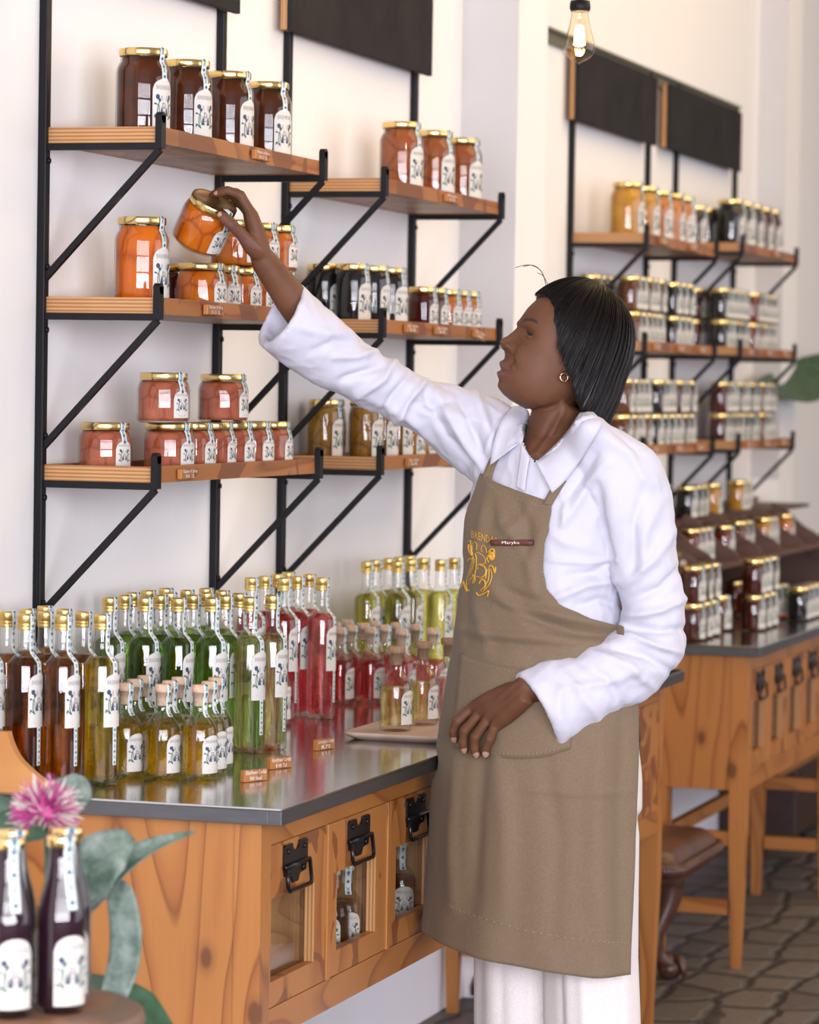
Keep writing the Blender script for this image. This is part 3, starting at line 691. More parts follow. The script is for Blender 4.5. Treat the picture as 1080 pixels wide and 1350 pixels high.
bb.rings(R, 0, smooth=False); bd = bb.build('tasting_board', (lambda t: (t.base(t.ramp(t.noise(t.coords((1,.15,1)), 18, 4), [(.3, (.42,.30,.23)), (.7, (.56,.42,.34))])), t.set(Roughness=.5), t.m)[-1])(NT('pale_pinkish_wood')))
bd.location = (0, 0, .8602)
tag(bd, 'pale pinkish wooden board lying on the zinc counter under three bottles', 'board')
for (x, y), c, l in (((.470, 5.872), 'l_gin', 'straw coloured cordial bottle with dark stopper on the board, nearest one'), ((.482, 6.002), 'l_gin', 'pale cordial bottle with dark stopper on the board, middle one'), ((.500, 6.115), 'l_rose', 'pink cordial bottle with dark stopper on the board, partly behind the apron')):
    put('b2', c, l, (x, y, .8750), rz=math.radians(-14), stopper='wood', ink='ink_green')
for i, (x, y, ls, rz) in enumerate([(.447, 5.100, ('Elderflower Cordial', 'R80 Small'), -.10), (.424, 5.290, ('Elderflower Cordial', 'R140 Tall'), -.06), (.400, 5.600, ('Lemongrass Cordial', 'R75'), .05)]):
    t = price_tag((x, y, .8602), ls, 'wooden price tag with white lettering standing on the zinc top, '+('nearest', 'middle', 'farthest')[i]+' of three', w=.054, h=.020, dep=.010)
    t.rotation_euler = (0, 0, rz-.35)

# ------------------------------------------------------------------ curved plywood display side at the left end of the counter
ds = MB(); pts = [(.0, 0), (.175, 0)]
arc = catmull([(.236, .0, .004), (.218, .0, .020), (.195, 0, .036), (.172, 0, .056), (.158, 0, .080), (.152, 0, .098)], 5)
poly = [(.0, 0), (.236, 0)]+[(p.x, p.z) for p in arc]+[(.0, .098)]
ds.prism(poly, 4.812, 4.830, 'xz'); o = ds.build('curved_rack_side', wood('orange_plywood_side', (.60,.29,.10), (.50,.22,.07), (.42,.17,.05), 'x', .45, 3))
o.location = (0, 0, .8602); tag(o, 'curved orange plywood rack side standing on the left end of the zinc top', 'rack')

# ------------------------------------------------------------------ stepped display rack and jars on the far counter
DK = wood('dark_brown_rack_wood', (.115,.058,.040), (.085,.040,.028), (.06,.028,.02), 'x', .55, 5)
RY0 = 8.49
rk = thing('display_rack', 'dark brown stepped wooden rack with curved dividers on the far counter', 'rack', (0, RY0, .8601))
LR = 2.9
MB().box(.03, 0, .158, .385, LR, .172, bev=.002).build('lower_shelf', DK, rk)
MB().box(.03, .01, .268, .215, LR-.01, .280, bev=.002).build('upper_shelf', DK, rk)
MB().box(.020, 0, .0, .0298, LR, .300).build('back_board', DK, rk)
for yy in (.0, .85, 1.7, LR-.018): MB().box(.03, yy, 0, .33, yy+.018, .1578, bev=.001).build('foot_board', DK, rk)
pf = [(.031, .1722), (.384, .1722)]+[(p.x, p.z) for p in catmull([(.384, 0, .185), (.365, 0, .205), (.325, 0, .228), (.285, 0, .262), (.255, 0, .290), (.225, 0, .302), (.2155, 0, .303)], 4)]+[(.2155, .2675), (.031, .2675)]
for i, y in enumerate((8.86, 9.06, 9.39, 9.73, 10.03, 10.37, 10.70)):
    d = MB().prism(pf, y-RY0, y-RY0+.016, 'xz').build('curved_divider', DK, rk)
    if i == 0:
        m = MB(); put_text(m, 'Jam', lambda a, b: (a, y-RY0-.0006, b), .312, .208, .045, .016, 0)
        m.lathe([(.0095, 0), (.0095, .0005)], 20, mi=1)
        for k in range(len(m.v)-40, len(m.v)): x_, y_, z_ = m.v[k]; m.v[k] = (x_+.340, y-RY0-.0004-z_, y_+.189)
        m.build('painted_emblem', [flat('yellow_paint', (.55,.40,.03), .6), flat('off_white_paint', (.62,.55,.42), .6)], d, mat_fix=False)
zu, zl = .8601+.2802, .8601+.1722
def rowjars(kind, cont, x, ys, z, pat, **kw):
    for i, y in enumerate(ys): put(kind, cont, pat.replace('#', ORD[i]), (x, y, z), detail=False, ink='ink_green', **kw)
rowjars('small', 'maroon', .175, [8.55], zu, 'dark red jar on upper tier of rack beside the shirt, # one')
rowjars('small', 'orange', .150, [8.745, 8.822, 8.90, 8.975], zu, 'orange red jar on upper tier of rack, # from left')
rowjars('small', 'maroon', .150, [9.09, 9.165, 9.24, 9.315], zu, 'dark red jar on upper tier of rack, # from left')
rowjars('small', 'gold', .072, [9.36, 9.62, 9.74], zu, 'yellow jar at the back of upper tier of rack, # from left')
rowjars('small', 'black', .165, [9.66, 9.735, 9.81], zu, 'black jar on upper tier of rack, # from left')
rowjars('small', 'gold', .160, [10.03, 10.42, 10.50], zu, 'yellow orange jar on upper tier of rack, # from left')
rowjars('small', 'maroon', .262, [8.95], zl, 'dark jar between first two rack dividers, # one')
rowjars('small', 'red', .290, [9.17, 9.25, 9.33], zl, 'red jar between rack dividers on lower tier, # from left')
rowjars('small', 'red', .320, [9.475], zl, 'red jar in third gap of lower rack tier, # one')
rowjars('small', 'brown', .290, [9.82, 9.90], zl, 'brown jar in fourth gap of lower rack tier, # from left')
rowjars('small', 'gold', .300, [10.16, 10.24], zl, 'yellow jar in fifth gap of lower rack tier, # from left')
rowjars('small', 'orange', .300, [10.50], zl, 'orange jar in last gap of lower rack tier, # one')
zc = .8602
for L_ in (0, 1):
    nm = ('lower', 'upper')[L_]; z = zc+L_*.1004
    rowjars('small', 'maroon', .443, [8.535, 8.625, 8.72], z, nm+' dark jam jar of stacks at near end of far counter, # from left')
    rowjars('small', 'maroon', .515, [8.985, 9.075, 9.165], z, nm+' dark red jam jar of the middle stacks on the far counter, # from left')
rowjars('small', 'brown', .430, [8.93], zc, 'brown jam jar beside the middle stacks on the far counter, # one')
rowjars('small', 'black', .555, [9.45, 9.53, 9.61, 9.69], zc, 'black jam jar in front row at right end of far counter, # from left')
rowjars('small', 'black', .470, [9.40, 9.48, 9.56], zc, 'black jam jar in second row at right end of far counter, # from left')
rowjars('small', 'red', .330, [9.62, 9.70, 9.80], zc, 'red jar under the rack shelf on the far counter, # from left')
rb = MB()
for k in range(9):
    a = k*.7; rb.tube([Vector((0,0,0)), Vector((math.cos(a)*.012, math.sin(a)*.012, .014)), Vector((math.cos(a)*.026, math.sin(a)*.026, .006+.004*(k%3)))], [.003,.004,.0015], 6, flat=.35)
o = rb.build('ribbon_bow', flat('rust_red_ribbon', (.42,.055,.02), .5)); o.location = (.515, 9.38, .9605-.1+.1004*0+.0); o.location.z = .866
tag(o, 'rust red ribbon bow beside the black jars on the far counter', 'ribbon')

# ------------------------------------------------------------------ dark chest by the wall under the far counter
ch = thing('wooden_chest', 'very dark wooden chest on the floor by the wall at far right', 'chest', (.05, 10.75, 0))
MB().box(0, 0, .04, .26, .8, .40, bev=.006).build('body', wood('very_dark_wood', (.045,.018,.012), (.03,.012,.009), (.02,.008,.006), 'y', .5, 6), ch)
MB().box(-.004, -.01, .401, .27, .81, .43, bev=.005).build('lid', bpy.data.materials['very_dark_wood'], ch)
for x in (.0, .20):
    for y in (.0, .74): MB().box(x, y, 0, x+.055, y+.055, .0398, bev=.003).build('foot', bpy.data.materials['very_dark_wood'], ch)

# ------------------------------------------------------------------ carved stool between the counters
CW = wood('carved_dark_mahogany', (.085,.032,.020), (.055,.020,.013), (.03,.012,.009), 'y', .35, 6)
st = thing('carved_stool', 'dark carved wooden stool with claw feet between the two counters', 'stool', (.07, 7.76, 0))
s = MB(); R = []
for z, i in ((.31, .02), (.325, .008), (.345, 0), (.365, .002), (.385, .014), (.40, .03)):
    R.append([(x, y, z) for x, y in rrect(i, i, .520-i, .52-i, .05)])
s.rings(R, 0, smooth=True); s.build('seat', CW, st)
s = MB()
P = rrect(-.004, -.004, .524, .524, .05, 8); LP_ = [Vector((x, y, .352)) for x, y in P]
for k in range(len(LP_)):
    a, b = LP_[k], LP_[(k+1) % len(LP_)]; n = max(1, int((b-a).length/.024))
    for i in range(n):
        c = a.lerp(b, (i+.5)/n); d = (b-a).normalized()
        s.tube([c-d*.012+Vector((0,0,-.014)), c, c+d*.012+Vector((0,0,.014))], [.006, .013, .006], 8)
s.build('rope_carving', CW, st)
for (lx, ly) in ((.385, .465), (.385, .05), (.05, .465), (.05, .05)):
    dx = 1 if lx > .2 else -1; dy = 1 if ly > .2 else -1
    m = MB(); P = catmull([(lx-.01*dx, ly-.01*dy, .32), (lx+.012*dx, ly+.012*dy, .27), (lx+.010*dx, ly+.010*dy, .21), (lx-.016*dx, ly-.016*dy, .12), (lx-.012*dx, ly-.012*dy, .065), (lx+.008*dx, ly+.008*dy, .04)], 5)
    rr = [lerp(.040, .034, i/5) for i in range(5)]+[lerp(.036, .030, i/5) for i in range(5)]+[lerp(.030, .019, i/5) for i in range(5)]+[lerp(.019, .018, i/5) for i in range(5)]+[lerp(.018, .028, i/6) for i in range(6)]
    m.tube(P, rr, 14); lg = m.build('cabriole_leg', CW, st)
    f = MB(); fx, fy = lx+.012*dx, ly+.012*dy
    f.lathe([(.006, .001), (.022, .004), (.030, .016), (.033, .028), (.029, .042), (.018, .052)], 18, c=(fx, fy, 0))
    for k in range(4):
        a = math.radians(45*dx*dy + (0 if dx > 0 else 180) - 60 + 40*k)
        d = Vector((math.cos(a), math.sin(a), 0)); c = Vector((fx, fy, 0))
        f.tube([c+d*.018+Vector((0,0,.060)), c+d*.033+Vector((0,0,.048)), c+d*.040+Vector((0,0,.028)), c+d*.042+Vector((0,0,.008))], [.009,.010,.008,.004], 8)
    f.build('claw_foot', CW, lg)

# ------------------------------------------------------------------ round display table and things in the front left corner
TC = Vector((.640, 3.735, 0)); TZ = .735
tb = thing('round_table', 'small round wooden side table in the front left corner holding sauce bottles', 'table', TC)
MB().lathe([(.172, TZ-.030), (.182, TZ-.026), (.185, TZ-.012), (.182, TZ-.002), (.178, TZ)], 64).build('tabletop', wood('worn_reddish_tabletop', (.33,.15,.075), (.24,.11,.06), (.16,.085,.055), 'x', .5, 4, ((.17,.11,.085), 4, .52)), tb)
MB().lathe([(.035, .05), (.028, .12), (.022, .35), (.030, .55), (.045, .66), (.09, TZ-.0302)], 28).build('pedestal', M['pine_z'], tb)
for k in range(3):
    a = 2*PI*k/3+.4; MB().tube([(.02*math.cos(a), .02*math.sin(a), .10), (.12*math.cos(a), .12*math.sin(a), .055), (.20*math.cos(a), .20*math.sin(a), .014)], [.020, .017, .014], 10).build('leg', M['pine_z'], tb)
tz = TZ+.0003
put('bs', 'l_sauce', 'dark plum sauce bottle in the corner, rightmost with full label', (.718, 3.748, tz), rz=math.radians(-38))
put('bs', 'l_sauce', 'dark plum sauce bottle in the corner, second, nearer the left edge', (.668, 3.700, tz), rz=math.radians(-48))
put('bs', 'l_sauce', 'dark plum sauce bottle behind the rightmost corner bottle', (.695, 3.818, tz), rz=math.radians(-52))
put('bs', 'l_sauce', 'dark plum sauce bottle cut by the left edge behind the others', (.640, 3.772, tz), rz=math.radians(-40))
LEAF = (lambda t: (t.base(t.mix(t.math('MULTIPLY', t.noise(t.coords(), 60, 5), .7), t.ramp(t.noise(t.coords(), 34, 6, .7), [(.36, (.05,.085,.065)), (.52, (.17,.22,.19)), (.68, (.30,.34,.31))]), (.035,.085,.05))), t.set(Roughness=.55), t.bump(t.noise(t.coords(), 45, 4), .3, .004), t.m)[-1])(NT('dusty_green_leaf'))
LEAFD = (lambda t: (t.base(t.ramp(t.noise(t.coords(), 30, 5), [(.3, (.015,.05,.025)), (.7, (.06,.13,.075))])), t.set(Roughness=.4), t.m)[-1])(NT('dark_green_leaf'))
def leaf(name, spine, widths, nrm, mat, parent, cup=.15, curl=0.0, thick=.0012, n=9, vein=True):
    sp = catmull(spine, 6); N = len(sp); mb = MB(); R = []; up = Vector(nrm).normalized()
    for k, p in enumerate(sp):
        t = k/(N-1); d = (sp[min(k+1,N-1)]-sp[max(k-1,0)]).normalized(); sd = d.cross(up).normalized(); nn = sd.cross(d)
        q = t*(len(widths)-1); i = min(int(q), len(widths)-2); w_ = lerp(widths[i], widths[i+1], q-i)
        row = []
        for j in range(n):
            s_ = -1+2*j/(n-1); row.append(p+sd*s_*w_+nn*(cup*w_*(s_*s_)+.06*w_*math.sin(9*t+4*s_)*abs(s_)))
        R.append(row)
    up_ = [[v+nnv for v, nnv in zip(r, [Vector((0,0,0))]*n)] for r in R]
    mb.rings(R, 0, closed=False)
    o = mb.build(name, mat, parent, mat_fix=True)
    m = o.modifiers.new('solid', 'SOLIDIFY'); m.thickness = thick
    if vein: MB().tube([p-up*.0008 for p in sp], [max(.0006, .0022*(1-k/(N-1))) for k in range(N)], 6).build('midrib', mat, o)
    return o
# glass vase and the pink bloom with its leaves
vz = thing('glass_vase', 'small clear glass vase with thick rim, mostly hidden behind the dark sauce bottles', 'vase', (.640, 3.862, tz))
MB().lathe([(.020, 0), (.026, .004), (.028, .015), (.028, .06), (.026, .085), (.030, .098), (.032, .104), (.0305, .107), (.029, .103)], 28, capt=False).build('glass_body', M['glass'], vz)
MB().lathe([(.022, .006), (.0255, .015), (.0255, .055)], 24).build('water', liquid('clear_water', (.95,.97,.96)), vz)
fl = thing('pink_protea_stem', 'shaggy pink and white bloom with broad grey green leaves in the left corner', 'flower', (.640, 3.862, tz+.012))
B0 = Vector((.640, 3.862, tz+.012))
def loc(u, v, z): return at(u, v, z)-B0
hd = loc(60, 1072, 4.28)
MB().tube(catmull([(0,0,0), (.005,.004,.10), (.002,.012,.16), tuple(hd+Vector((0,0,-.012)))], 5), [.004]*16, 8).build('stem', LEAFD, fl)
pk = NT('pink_petal'); cg = pk.n('TexCoord'); pk.base(pk.ramp(pk.noise(pk.coords((1,1,1)), 90, 3), [(.35, (.50,.06,.26)), (.5, (.66,.22,.42)), (.62, (.80,.66,.66))])).set(Roughness=.6)
wp = flat('creamy_petal_edge', (.74,.66,.60), .6); ppk = flat('magenta_petal', (.52,.07,.27), .6)
m = MB(); rnd = random.Random(3)
core = [(.002, -.014), (.016, -.012), (.022, 0), (.020, .012), (.012, .022), (.002, .026)]
m.lathe(core, 16, mi=2, c=tuple(hd))
for k in range(330):
    th = math.acos(1-1.42*rnd.random()); ph = rnd.random()*2*PI
    d = Vector((math.sin(th)*math.cos(ph), math.sin(th)*math.sin(ph), math.cos(th)))
    L_ = rnd.uniform(.026, .042); sd = d.cross(Vector((rnd.random()-.5, rnd.random()-.5, rnd.random()-.5))).normalized(); up2 = sd.cross(d)
    c0 = hd+d*.014; pts = [c0, c0+d*L_*.4+up2*.002, c0+d*L_*.75+up2*.003, c0+d*L_]
    wd = rnd.uniform(.0016, .0026); mi = 0 if rnd.random() < .52 else 1
    b = [p+sd*s_*w_ for p, w_ in zip(pts, (wd*.6, wd, wd*.9, wd*.15)) for s_ in (-1, 1)]+[p+up2*wd*.5 for p in pts]
    fs = []
    for q in range(3): fs += [(2*q, 2*q+1, 2*q+3, 2*q+2), (2*q+1, 8+q, 9+q, 2*q+3), (8+q, 2*q, 2*q+2, 9+q)]
    m.add(b, fs, mi, True)
m.build('bloom', [ppk, wp, ppk], fl)
leaf('broad_leaf', [loc(100,1200,4.26), loc(112,1165,4.25), loc(140,1125,4.25), loc(172,1100,4.27)], [.018,.036,.034,.010], FWD*-1+Vector((0,0,.5)), LEAF, fl)
leaf('pointed_leaf', [loc(108,1200,4.24), loc(140,1165,4.25), loc(195,1120,4.28), loc(258,1096,4.32)], [.008,.016,.013,.001], FWD*-1+Vector((0,0,1.2)), LEAF, fl, cup=.5)
leaf('round_leaf', [loc(62,1080,4.36), loc(80,1062,4.37), loc(98,1040,4.38), loc(106,1022,4.38)], [.010,.024,.028,.008], FWD*-1, LEAF, fl)
leaf('ribbon_leaf', [loc(140,1165,4.29), loc(158,1180,4.27), loc(166,1225,4.26), loc(163,1270,4.26), loc(150,1312,4.25)], [.010,.019,.021,.021,.018], FWD*-1, LEAF, fl, cup=.2)
leaf('dark_leaf', [loc(60,1100,4.33), loc(35,1092,4.34), loc(8,1100,4.35), loc(-30,1120,4.36)], [.008,.026,.030,.010], FWD*-1+Vector((0,0,.4)), LEAFD, fl)
leaf('dark_leaf', [loc(50,1085,4.36), loc(20,1070,4.37), loc(-10,1050,4.38)], [.006,.016,.006], FWD*-1, LEAFD, fl)
leaf('dark_leaf', [loc(90,1180,4.30), loc(100,1150,4.30), loc(110,1118,4.30)], [.012,.030,.012], FWD*-1, LEAF, fl)
# dark trailing foliage behind the tabletop
fo = thing('trailing_foliage', 'dark green drooping leaf behind the round tabletop at the bottom left', 'leaf', (.640, 3.935, tz))
B0 = Vector((.640, 3.935, tz))
leaf('leaf', [loc(108,1292,4.30), loc(145,1302,4.27), loc(185,1325,4.24), loc(222,1362,4.22)], [.014,.022,.024,.012], Vector((-.3,-.3,1)), LEAFD, fo)

# ------------------------------------------------------------------ hanging bulb
BB = at(765, 8, 6.4)
bl = thing('pendant_bulb', 'glowing clear filament bulb hanging at the top of the picture', 'bulb', BB)
MB().tube([(0,0,.01), (0,0,1.05)], .003, 8).build('cord', M['black_steel'], bl)
MB().lathe([(.010, .012), (.019, .010), (.0205, .0), (.0205, -.006), (.0185, -.009), (.0185, .001-.012)], 24).build('socket', M['black_steel'], bl)
gp = [(.0165, -.010), (.0175, -.022), (.021, -.040), (.0265, -.060), (.0305, -.076), (.0305, -.086), (.026, -.097), (.016, -.105), (.006, -.109), (.0015, -.113)]
MB().lathe(gp, 32, capb=False).build('glass_envelope', glass('warm_bulb_glass', (1.0,.93,.80), (.97,.84,.66)), bl)
fm = NT('glowing_filament'); fm.set(Base_Color=(1,.6,.2)); fm.p.inputs['Emission Color'].default_value = (1,.62,.25,1); fm.p.inputs['Emission Strength'].default_value = 160
f = MB()
for k in range(6):
    a = 2*PI*k/6; b = a+.5
    f.tube([(.006*math.cos(a), .006*math.sin(a), -.040), (.010*math.cos(b), .010*math.sin(b), -.076)], .0013, 6)
f.build('filament', fm.m, bl)
MB().tube([(0,0,-.010), (0,0,-.080)], [.004,.0015], 8).build('filament_support', M['glass'], bl)
pl_ = bpy.data.lights.new('bulb_light', 'POINT'); pl_.energy = 7; pl_.color = (1,.68,.36); pl_.shadow_soft_size = .012
po = bpy.data.objects.new('bulb_light', pl_); COL.objects.link(po); po.location = BB+Vector((0,0,-.058))
bm_ = MB().box(-.2, BB.y-.05, BB.z+1.05, 9, BB.y+.05, BB.z+1.17, bev=.004).build('trim_4', M['pine_x']); struct(bm_)

# ------------------------------------------------------------------ big leaf at the right edge, sprigs
pt = thing('potted_strelitzia', 'large green leaf of a tall plant reaching in at the right edge beyond the shelves', 'plant', (1.35, 12.75, 0))
B0 = Vector((1.35, 12.75, 0))
MB().lathe([(.13, .0), (.16, .02), (.19, .30), (.20, .34), (.18, .345), (.17, .30)], 32).build('pot', flat('terracotta', (.45,.20,.11), .8), pt)
MB().tube(catmull([(0,0,.28), (.05,0,.8), (.02,-.1,1.3), tuple(loc(1110,468,12.1))], 5), [.02,.02,.02,.018,.018,.017,.016,.016,.015,.014,.013,.012,.012,.011,.010,.010], 10).build('stalk', LEAFD, pt)
leaf('blade', [loc(1115,470,12.0), loc(1080,492,11.85), loc(1045,514,11.6), loc(1015,512,11.4), loc(998,506,11.3)], [.03,.085,.095,.05,.003], FWD*-1+Vector((0,0,.5)), LEAFD, pt, thick=.003)

# ------------------------------------------------------------------ the woman
import numpy as np
from mathutils.bvhtree import BVHTree
from mathutils import noise as mnoise
HR = Vector((math.cos(YAW), math.sin(YAW), 0)); HT = Vector((math.sin(YAW), -math.cos(YAW), 0)); ZV = Vector((0,0,1))
AL = math.radians(48)
BF = -HR*math.cos(AL)+HT*math.sin(AL)                    # chest direction
BL = HR*math.sin(AL)+HT*math.cos(AL)                     # her left
def project(P):                                          # numpy (n,3) -> photo columns and rows
    d = P-np.array(CAM); z = d@np.array(FWD)
    return np.stack([540+FPX*(d@np.array(RGT))/z, 675-FPX*(d@np.array(UPV))/z], 1)
def closed_loft(mb, secs, n=24, mi=0):                   # secs: (centre, half vector a, half vector b)
    mb.rings([[c+a*math.cos(2*PI*i/n)+b*math.sin(2*PI*i/n) for i in range(n)] for c, a, b in secs], mi)
def remesh(mb, voxel, smooth=2, sf=.5):
    o = mb.build('tmp', M['paper'])
    m = o.modifiers.new('r', 'REMESH'); m.mode = 'VOXEL'; m.voxel_size = voxel; m.adaptivity = 0
    s = o.modifiers.new('s', 'SMOOTH'); s.iterations = smooth; s.factor = sf
    me = bpy.data.meshes.new_from_object(o.evaluated_get(bpy.context.evaluated_depsgraph_get()))
    old = o.data; bpy.data.objects.remove(o); bpy.data.meshes.remove(old); return me
def finish(me, name, mats, parent):
    me.name = name; me.materials.clear()
    for m in mats: me.materials.append(m)
    me.polygons.foreach_set('use_smooth', [True]*len(me.polygons))
    o = bpy.data.objects.new(name, me); COL.objects.link(o); o.parent = parent; return o
def coords_of(me):
    a = np.empty(len(me.vertices)*3); me.vertices.foreach_get('co', a); return a.reshape(-1, 3)
def normals_of(me):
    a = np.empty(len(me.vertices)*3); me.vertices.foreach_get('normal', a); return a.reshape(-1, 3)
def folds(P, N, lst):                                    # push cloth in or out along measured crease lines
    uv = project(P); D = np.zeros(len(P))
    for pts, amp, sig in lst:
        best = np.full(len(P), 1e9); par = np.zeros(len(P)); n = len(pts)-1
        for k in range(n):
            a = np.array(pts[k], float); b = np.array(pts[k+1], float); ab = b-a
            t = np.clip(((uv-a)@ab)/(ab@ab), 0, 1); d = np.linalg.norm(uv-(a+t[:, None]*ab), axis=1)
            m = d < best; best[m] = d[m]; par[m] = (k+t[m])/n
        D += amp*.001*np.exp(-(best/sig)**2)*np.sqrt(np.clip(np.sin(np.pi*(.08+.84*par)), 0, 1))
    return P+N*D[:, None]

# head frame
HA = math.radians(15); HP = math.radians(25)
_lf = -HR*math.cos(HA)+HT*math.sin(HA)
HX = _lf*math.cos(HP)+ZV*math.sin(HP); HY = ZV.cross(_lf); HZ = HX.cross(HY)
HO = at(750, 475, 5.90)
def H(x, y, z): return HO+HX*x+HY*y+HZ*z
woman = thing('person', 'woman in white shirt and brown apron reaching up to hold a jar of orange fruit', 'person', (at(715, 1200, 5.9).x, at(715, 1200, 5.9).y, 0))
WO = woman.location.copy()

# --- body
B = MB()
HEADT = [(-.112, .066, .030, .018), (-.108, .082, .022, .032), (-.100, .096, .0, .045), (-.085, .103, -.02, .054), (-.070, .105, -.03, .060), (-.055, .107, -.045, .064),
         (-.035, .108, -.065, .0675), (-.01, .108, -.080, .0705), (.008, .109, -.088, .072), (.025, .113, -.09, .0735), (.05, .109, -.09, .0745), (.075, .100, -.085, .072),
         (.095, .086, -.075, .066), (.11, .066, -.06, .054), (.119, .040, -.035, .036), (.123, .015, -.012, .014)]
def face_add(y, z):
    g = lambda cy, cz, sy, sz: math.exp(-((y-cy)/sy)**2-((z-cz)/sz)**2)
    ay = abs(y); G = lambda cy, cz, sy, sz: math.exp(-((ay-cy)/sy)**2-((z-cz)/sz)**2)
    a = 0
    nb = interp([(-.046, 0), (-.040, .003), (-.034, .014), (-.027, .0255), (-.020, .0225), (-.008, .014), (.004, .0075), (.014, .003), (.024, 0)], z)
    a += nb*math.exp(-(y/interp([(-.04, .013), (-.028, .0135), (-.01, .010), (.01, .0085)], z))**2)
    a += .0115*G(.0150, -.0300, .0060, .0075)
    a += -.0085*G(.032, .003, .015, .0095)+.0035*G(.030, .020, .020, .006)
    a += .0095*g(0, -.0600, .021, .0070)+.0082*g(0, -.0785, .019, .0064)-.0030*g(0, -.0695, .024, .0022)
    a += -.0015*g(0, -.050, .003, .006)-.0035*g(0, -.0885, .016, .0040)+.0060*g(0, -.102, .016, .010)
    a += .0055*G(.040, -.032, .016, .018)-.0045*G(.0265, -.052, .0040, .014)+.002*G(.034, -.067, .010, .010)
    a += -.0022*G(.030, -.014, .013, .003)
    return a
rows = 120; nseg = 132; R = []
_ht = np.array([interp([(a[0],)+a[1:] for a in HEADT], lerp(-.112, .123, k/rows)) for k in range(rows+1)])
_pad = np.vstack([_ht[0]*2-_ht[6:0:-1], _ht, _ht[-1]*2-_ht[-2:-8:-1]]); _kw = np.exp(-np.linspace(-1.6, 1.6, 13)**2); _kw /= _kw.sum()
_hs = np.stack([np.convolve(_pad[:, c_], _kw, 'valid') for c_ in range(3)], 1); _w0 = np.clip(np.minimum(np.arange(rows+1), rows-np.arange(rows+1))/8, 0, 1)[:, None]; _hs = _hs*_w0+_ht*(1-_w0)
for k in range(rows+1):
    z = lerp(-.112, .123, k/rows); xf, xb, w_ = _hs[k]; xc = (xf+xb)/2*.55+.0
    ring = []
    for i in range(nseg):
        a = 2*PI*i/nseg; c, s = math.cos(a), math.sin(a)
        y = w_*math.copysign(abs(s)**.92, s); ex = .68 if c > 0 else 1.0
        x = xc+((xf-xc) if c > 0 else (xc-xb))*math.copysign(abs(c)**ex, c)
        if c > 0: x += face_add(y, z)*min(1, c*2.2)
        ring.append(H(x, y, z))
    R.append(ring)
B.rings(R)
for sg in (1, -1):                                       # ears
    closed_loft(B, [(H(.018, sg*.066, -.036), HX*.003, HY*.003), (H(.018, sg*.072, -.032), HX*.007, HY*.004), (H(.014, sg*.074, -.018), HX*.010, HY*.0055), (H(.010, sg*.076, .004), HX*.014, HY*.006), (H(.008, sg*.075, .018), HX*.011, HY*.005), (H(.008, sg*.070, .024), HX*.004, HY*.003)], 12)
def cr(p, a, b, f=BF, l=BL): return (p, l*a, f*b)
closed_loft(B, [(H(.010, 0, -.02), HX*.055, HY*.050), (H(.004, 0, -.06), HX*.056, HY*.050), (at(736, 543, 5.905), HR*.049, HT*.052), (at(727, 575, 5.905), HR*.047, HT*.055), (at(722, 598, 5.900), HR*.072, HT*.078), (at(724, 622, 5.900), HR*.084, HT*.082), cr(at(722, 650, 5.905), .118, .080), cr(at(722, 700, 5.9), .145, .10), cr(at(714, 760, 5.9), .140, .098), cr(at(712, 840, 5.9), .135, .098), cr(at(715, 900, 5.9), .150, .110), cr(at(716, 970, 5.9), .150, .112), cr(at(716, 1000, 5.9), .10, .09)], 28)
for (u, dd, ub) in ((775, 5.845, 785), (685, 5.955, 690)):       # legs and feet
    B.tube([at(u, 960, dd), at(u, 1080, dd), at(u, 1250, dd), at(u+2, 1300, dd), at(u+4, 1400, dd+.01), at(u+4, 1560, dd+.01), at(u+4, 1600, dd+.01)], [.085, .078, .058, .055, .054, .036, .036], 18)
    p = at(u+4, 1600, dd+.01); p.z = .05
    B.tube([p-BF*.04+Vector((0,0,-.005)), p+BF*.03, p+BF*.10+Vector((0,0,-.018)), p+BF*.16+Vector((0,0,-.026))], [.040, .040, .032, .018], 16)
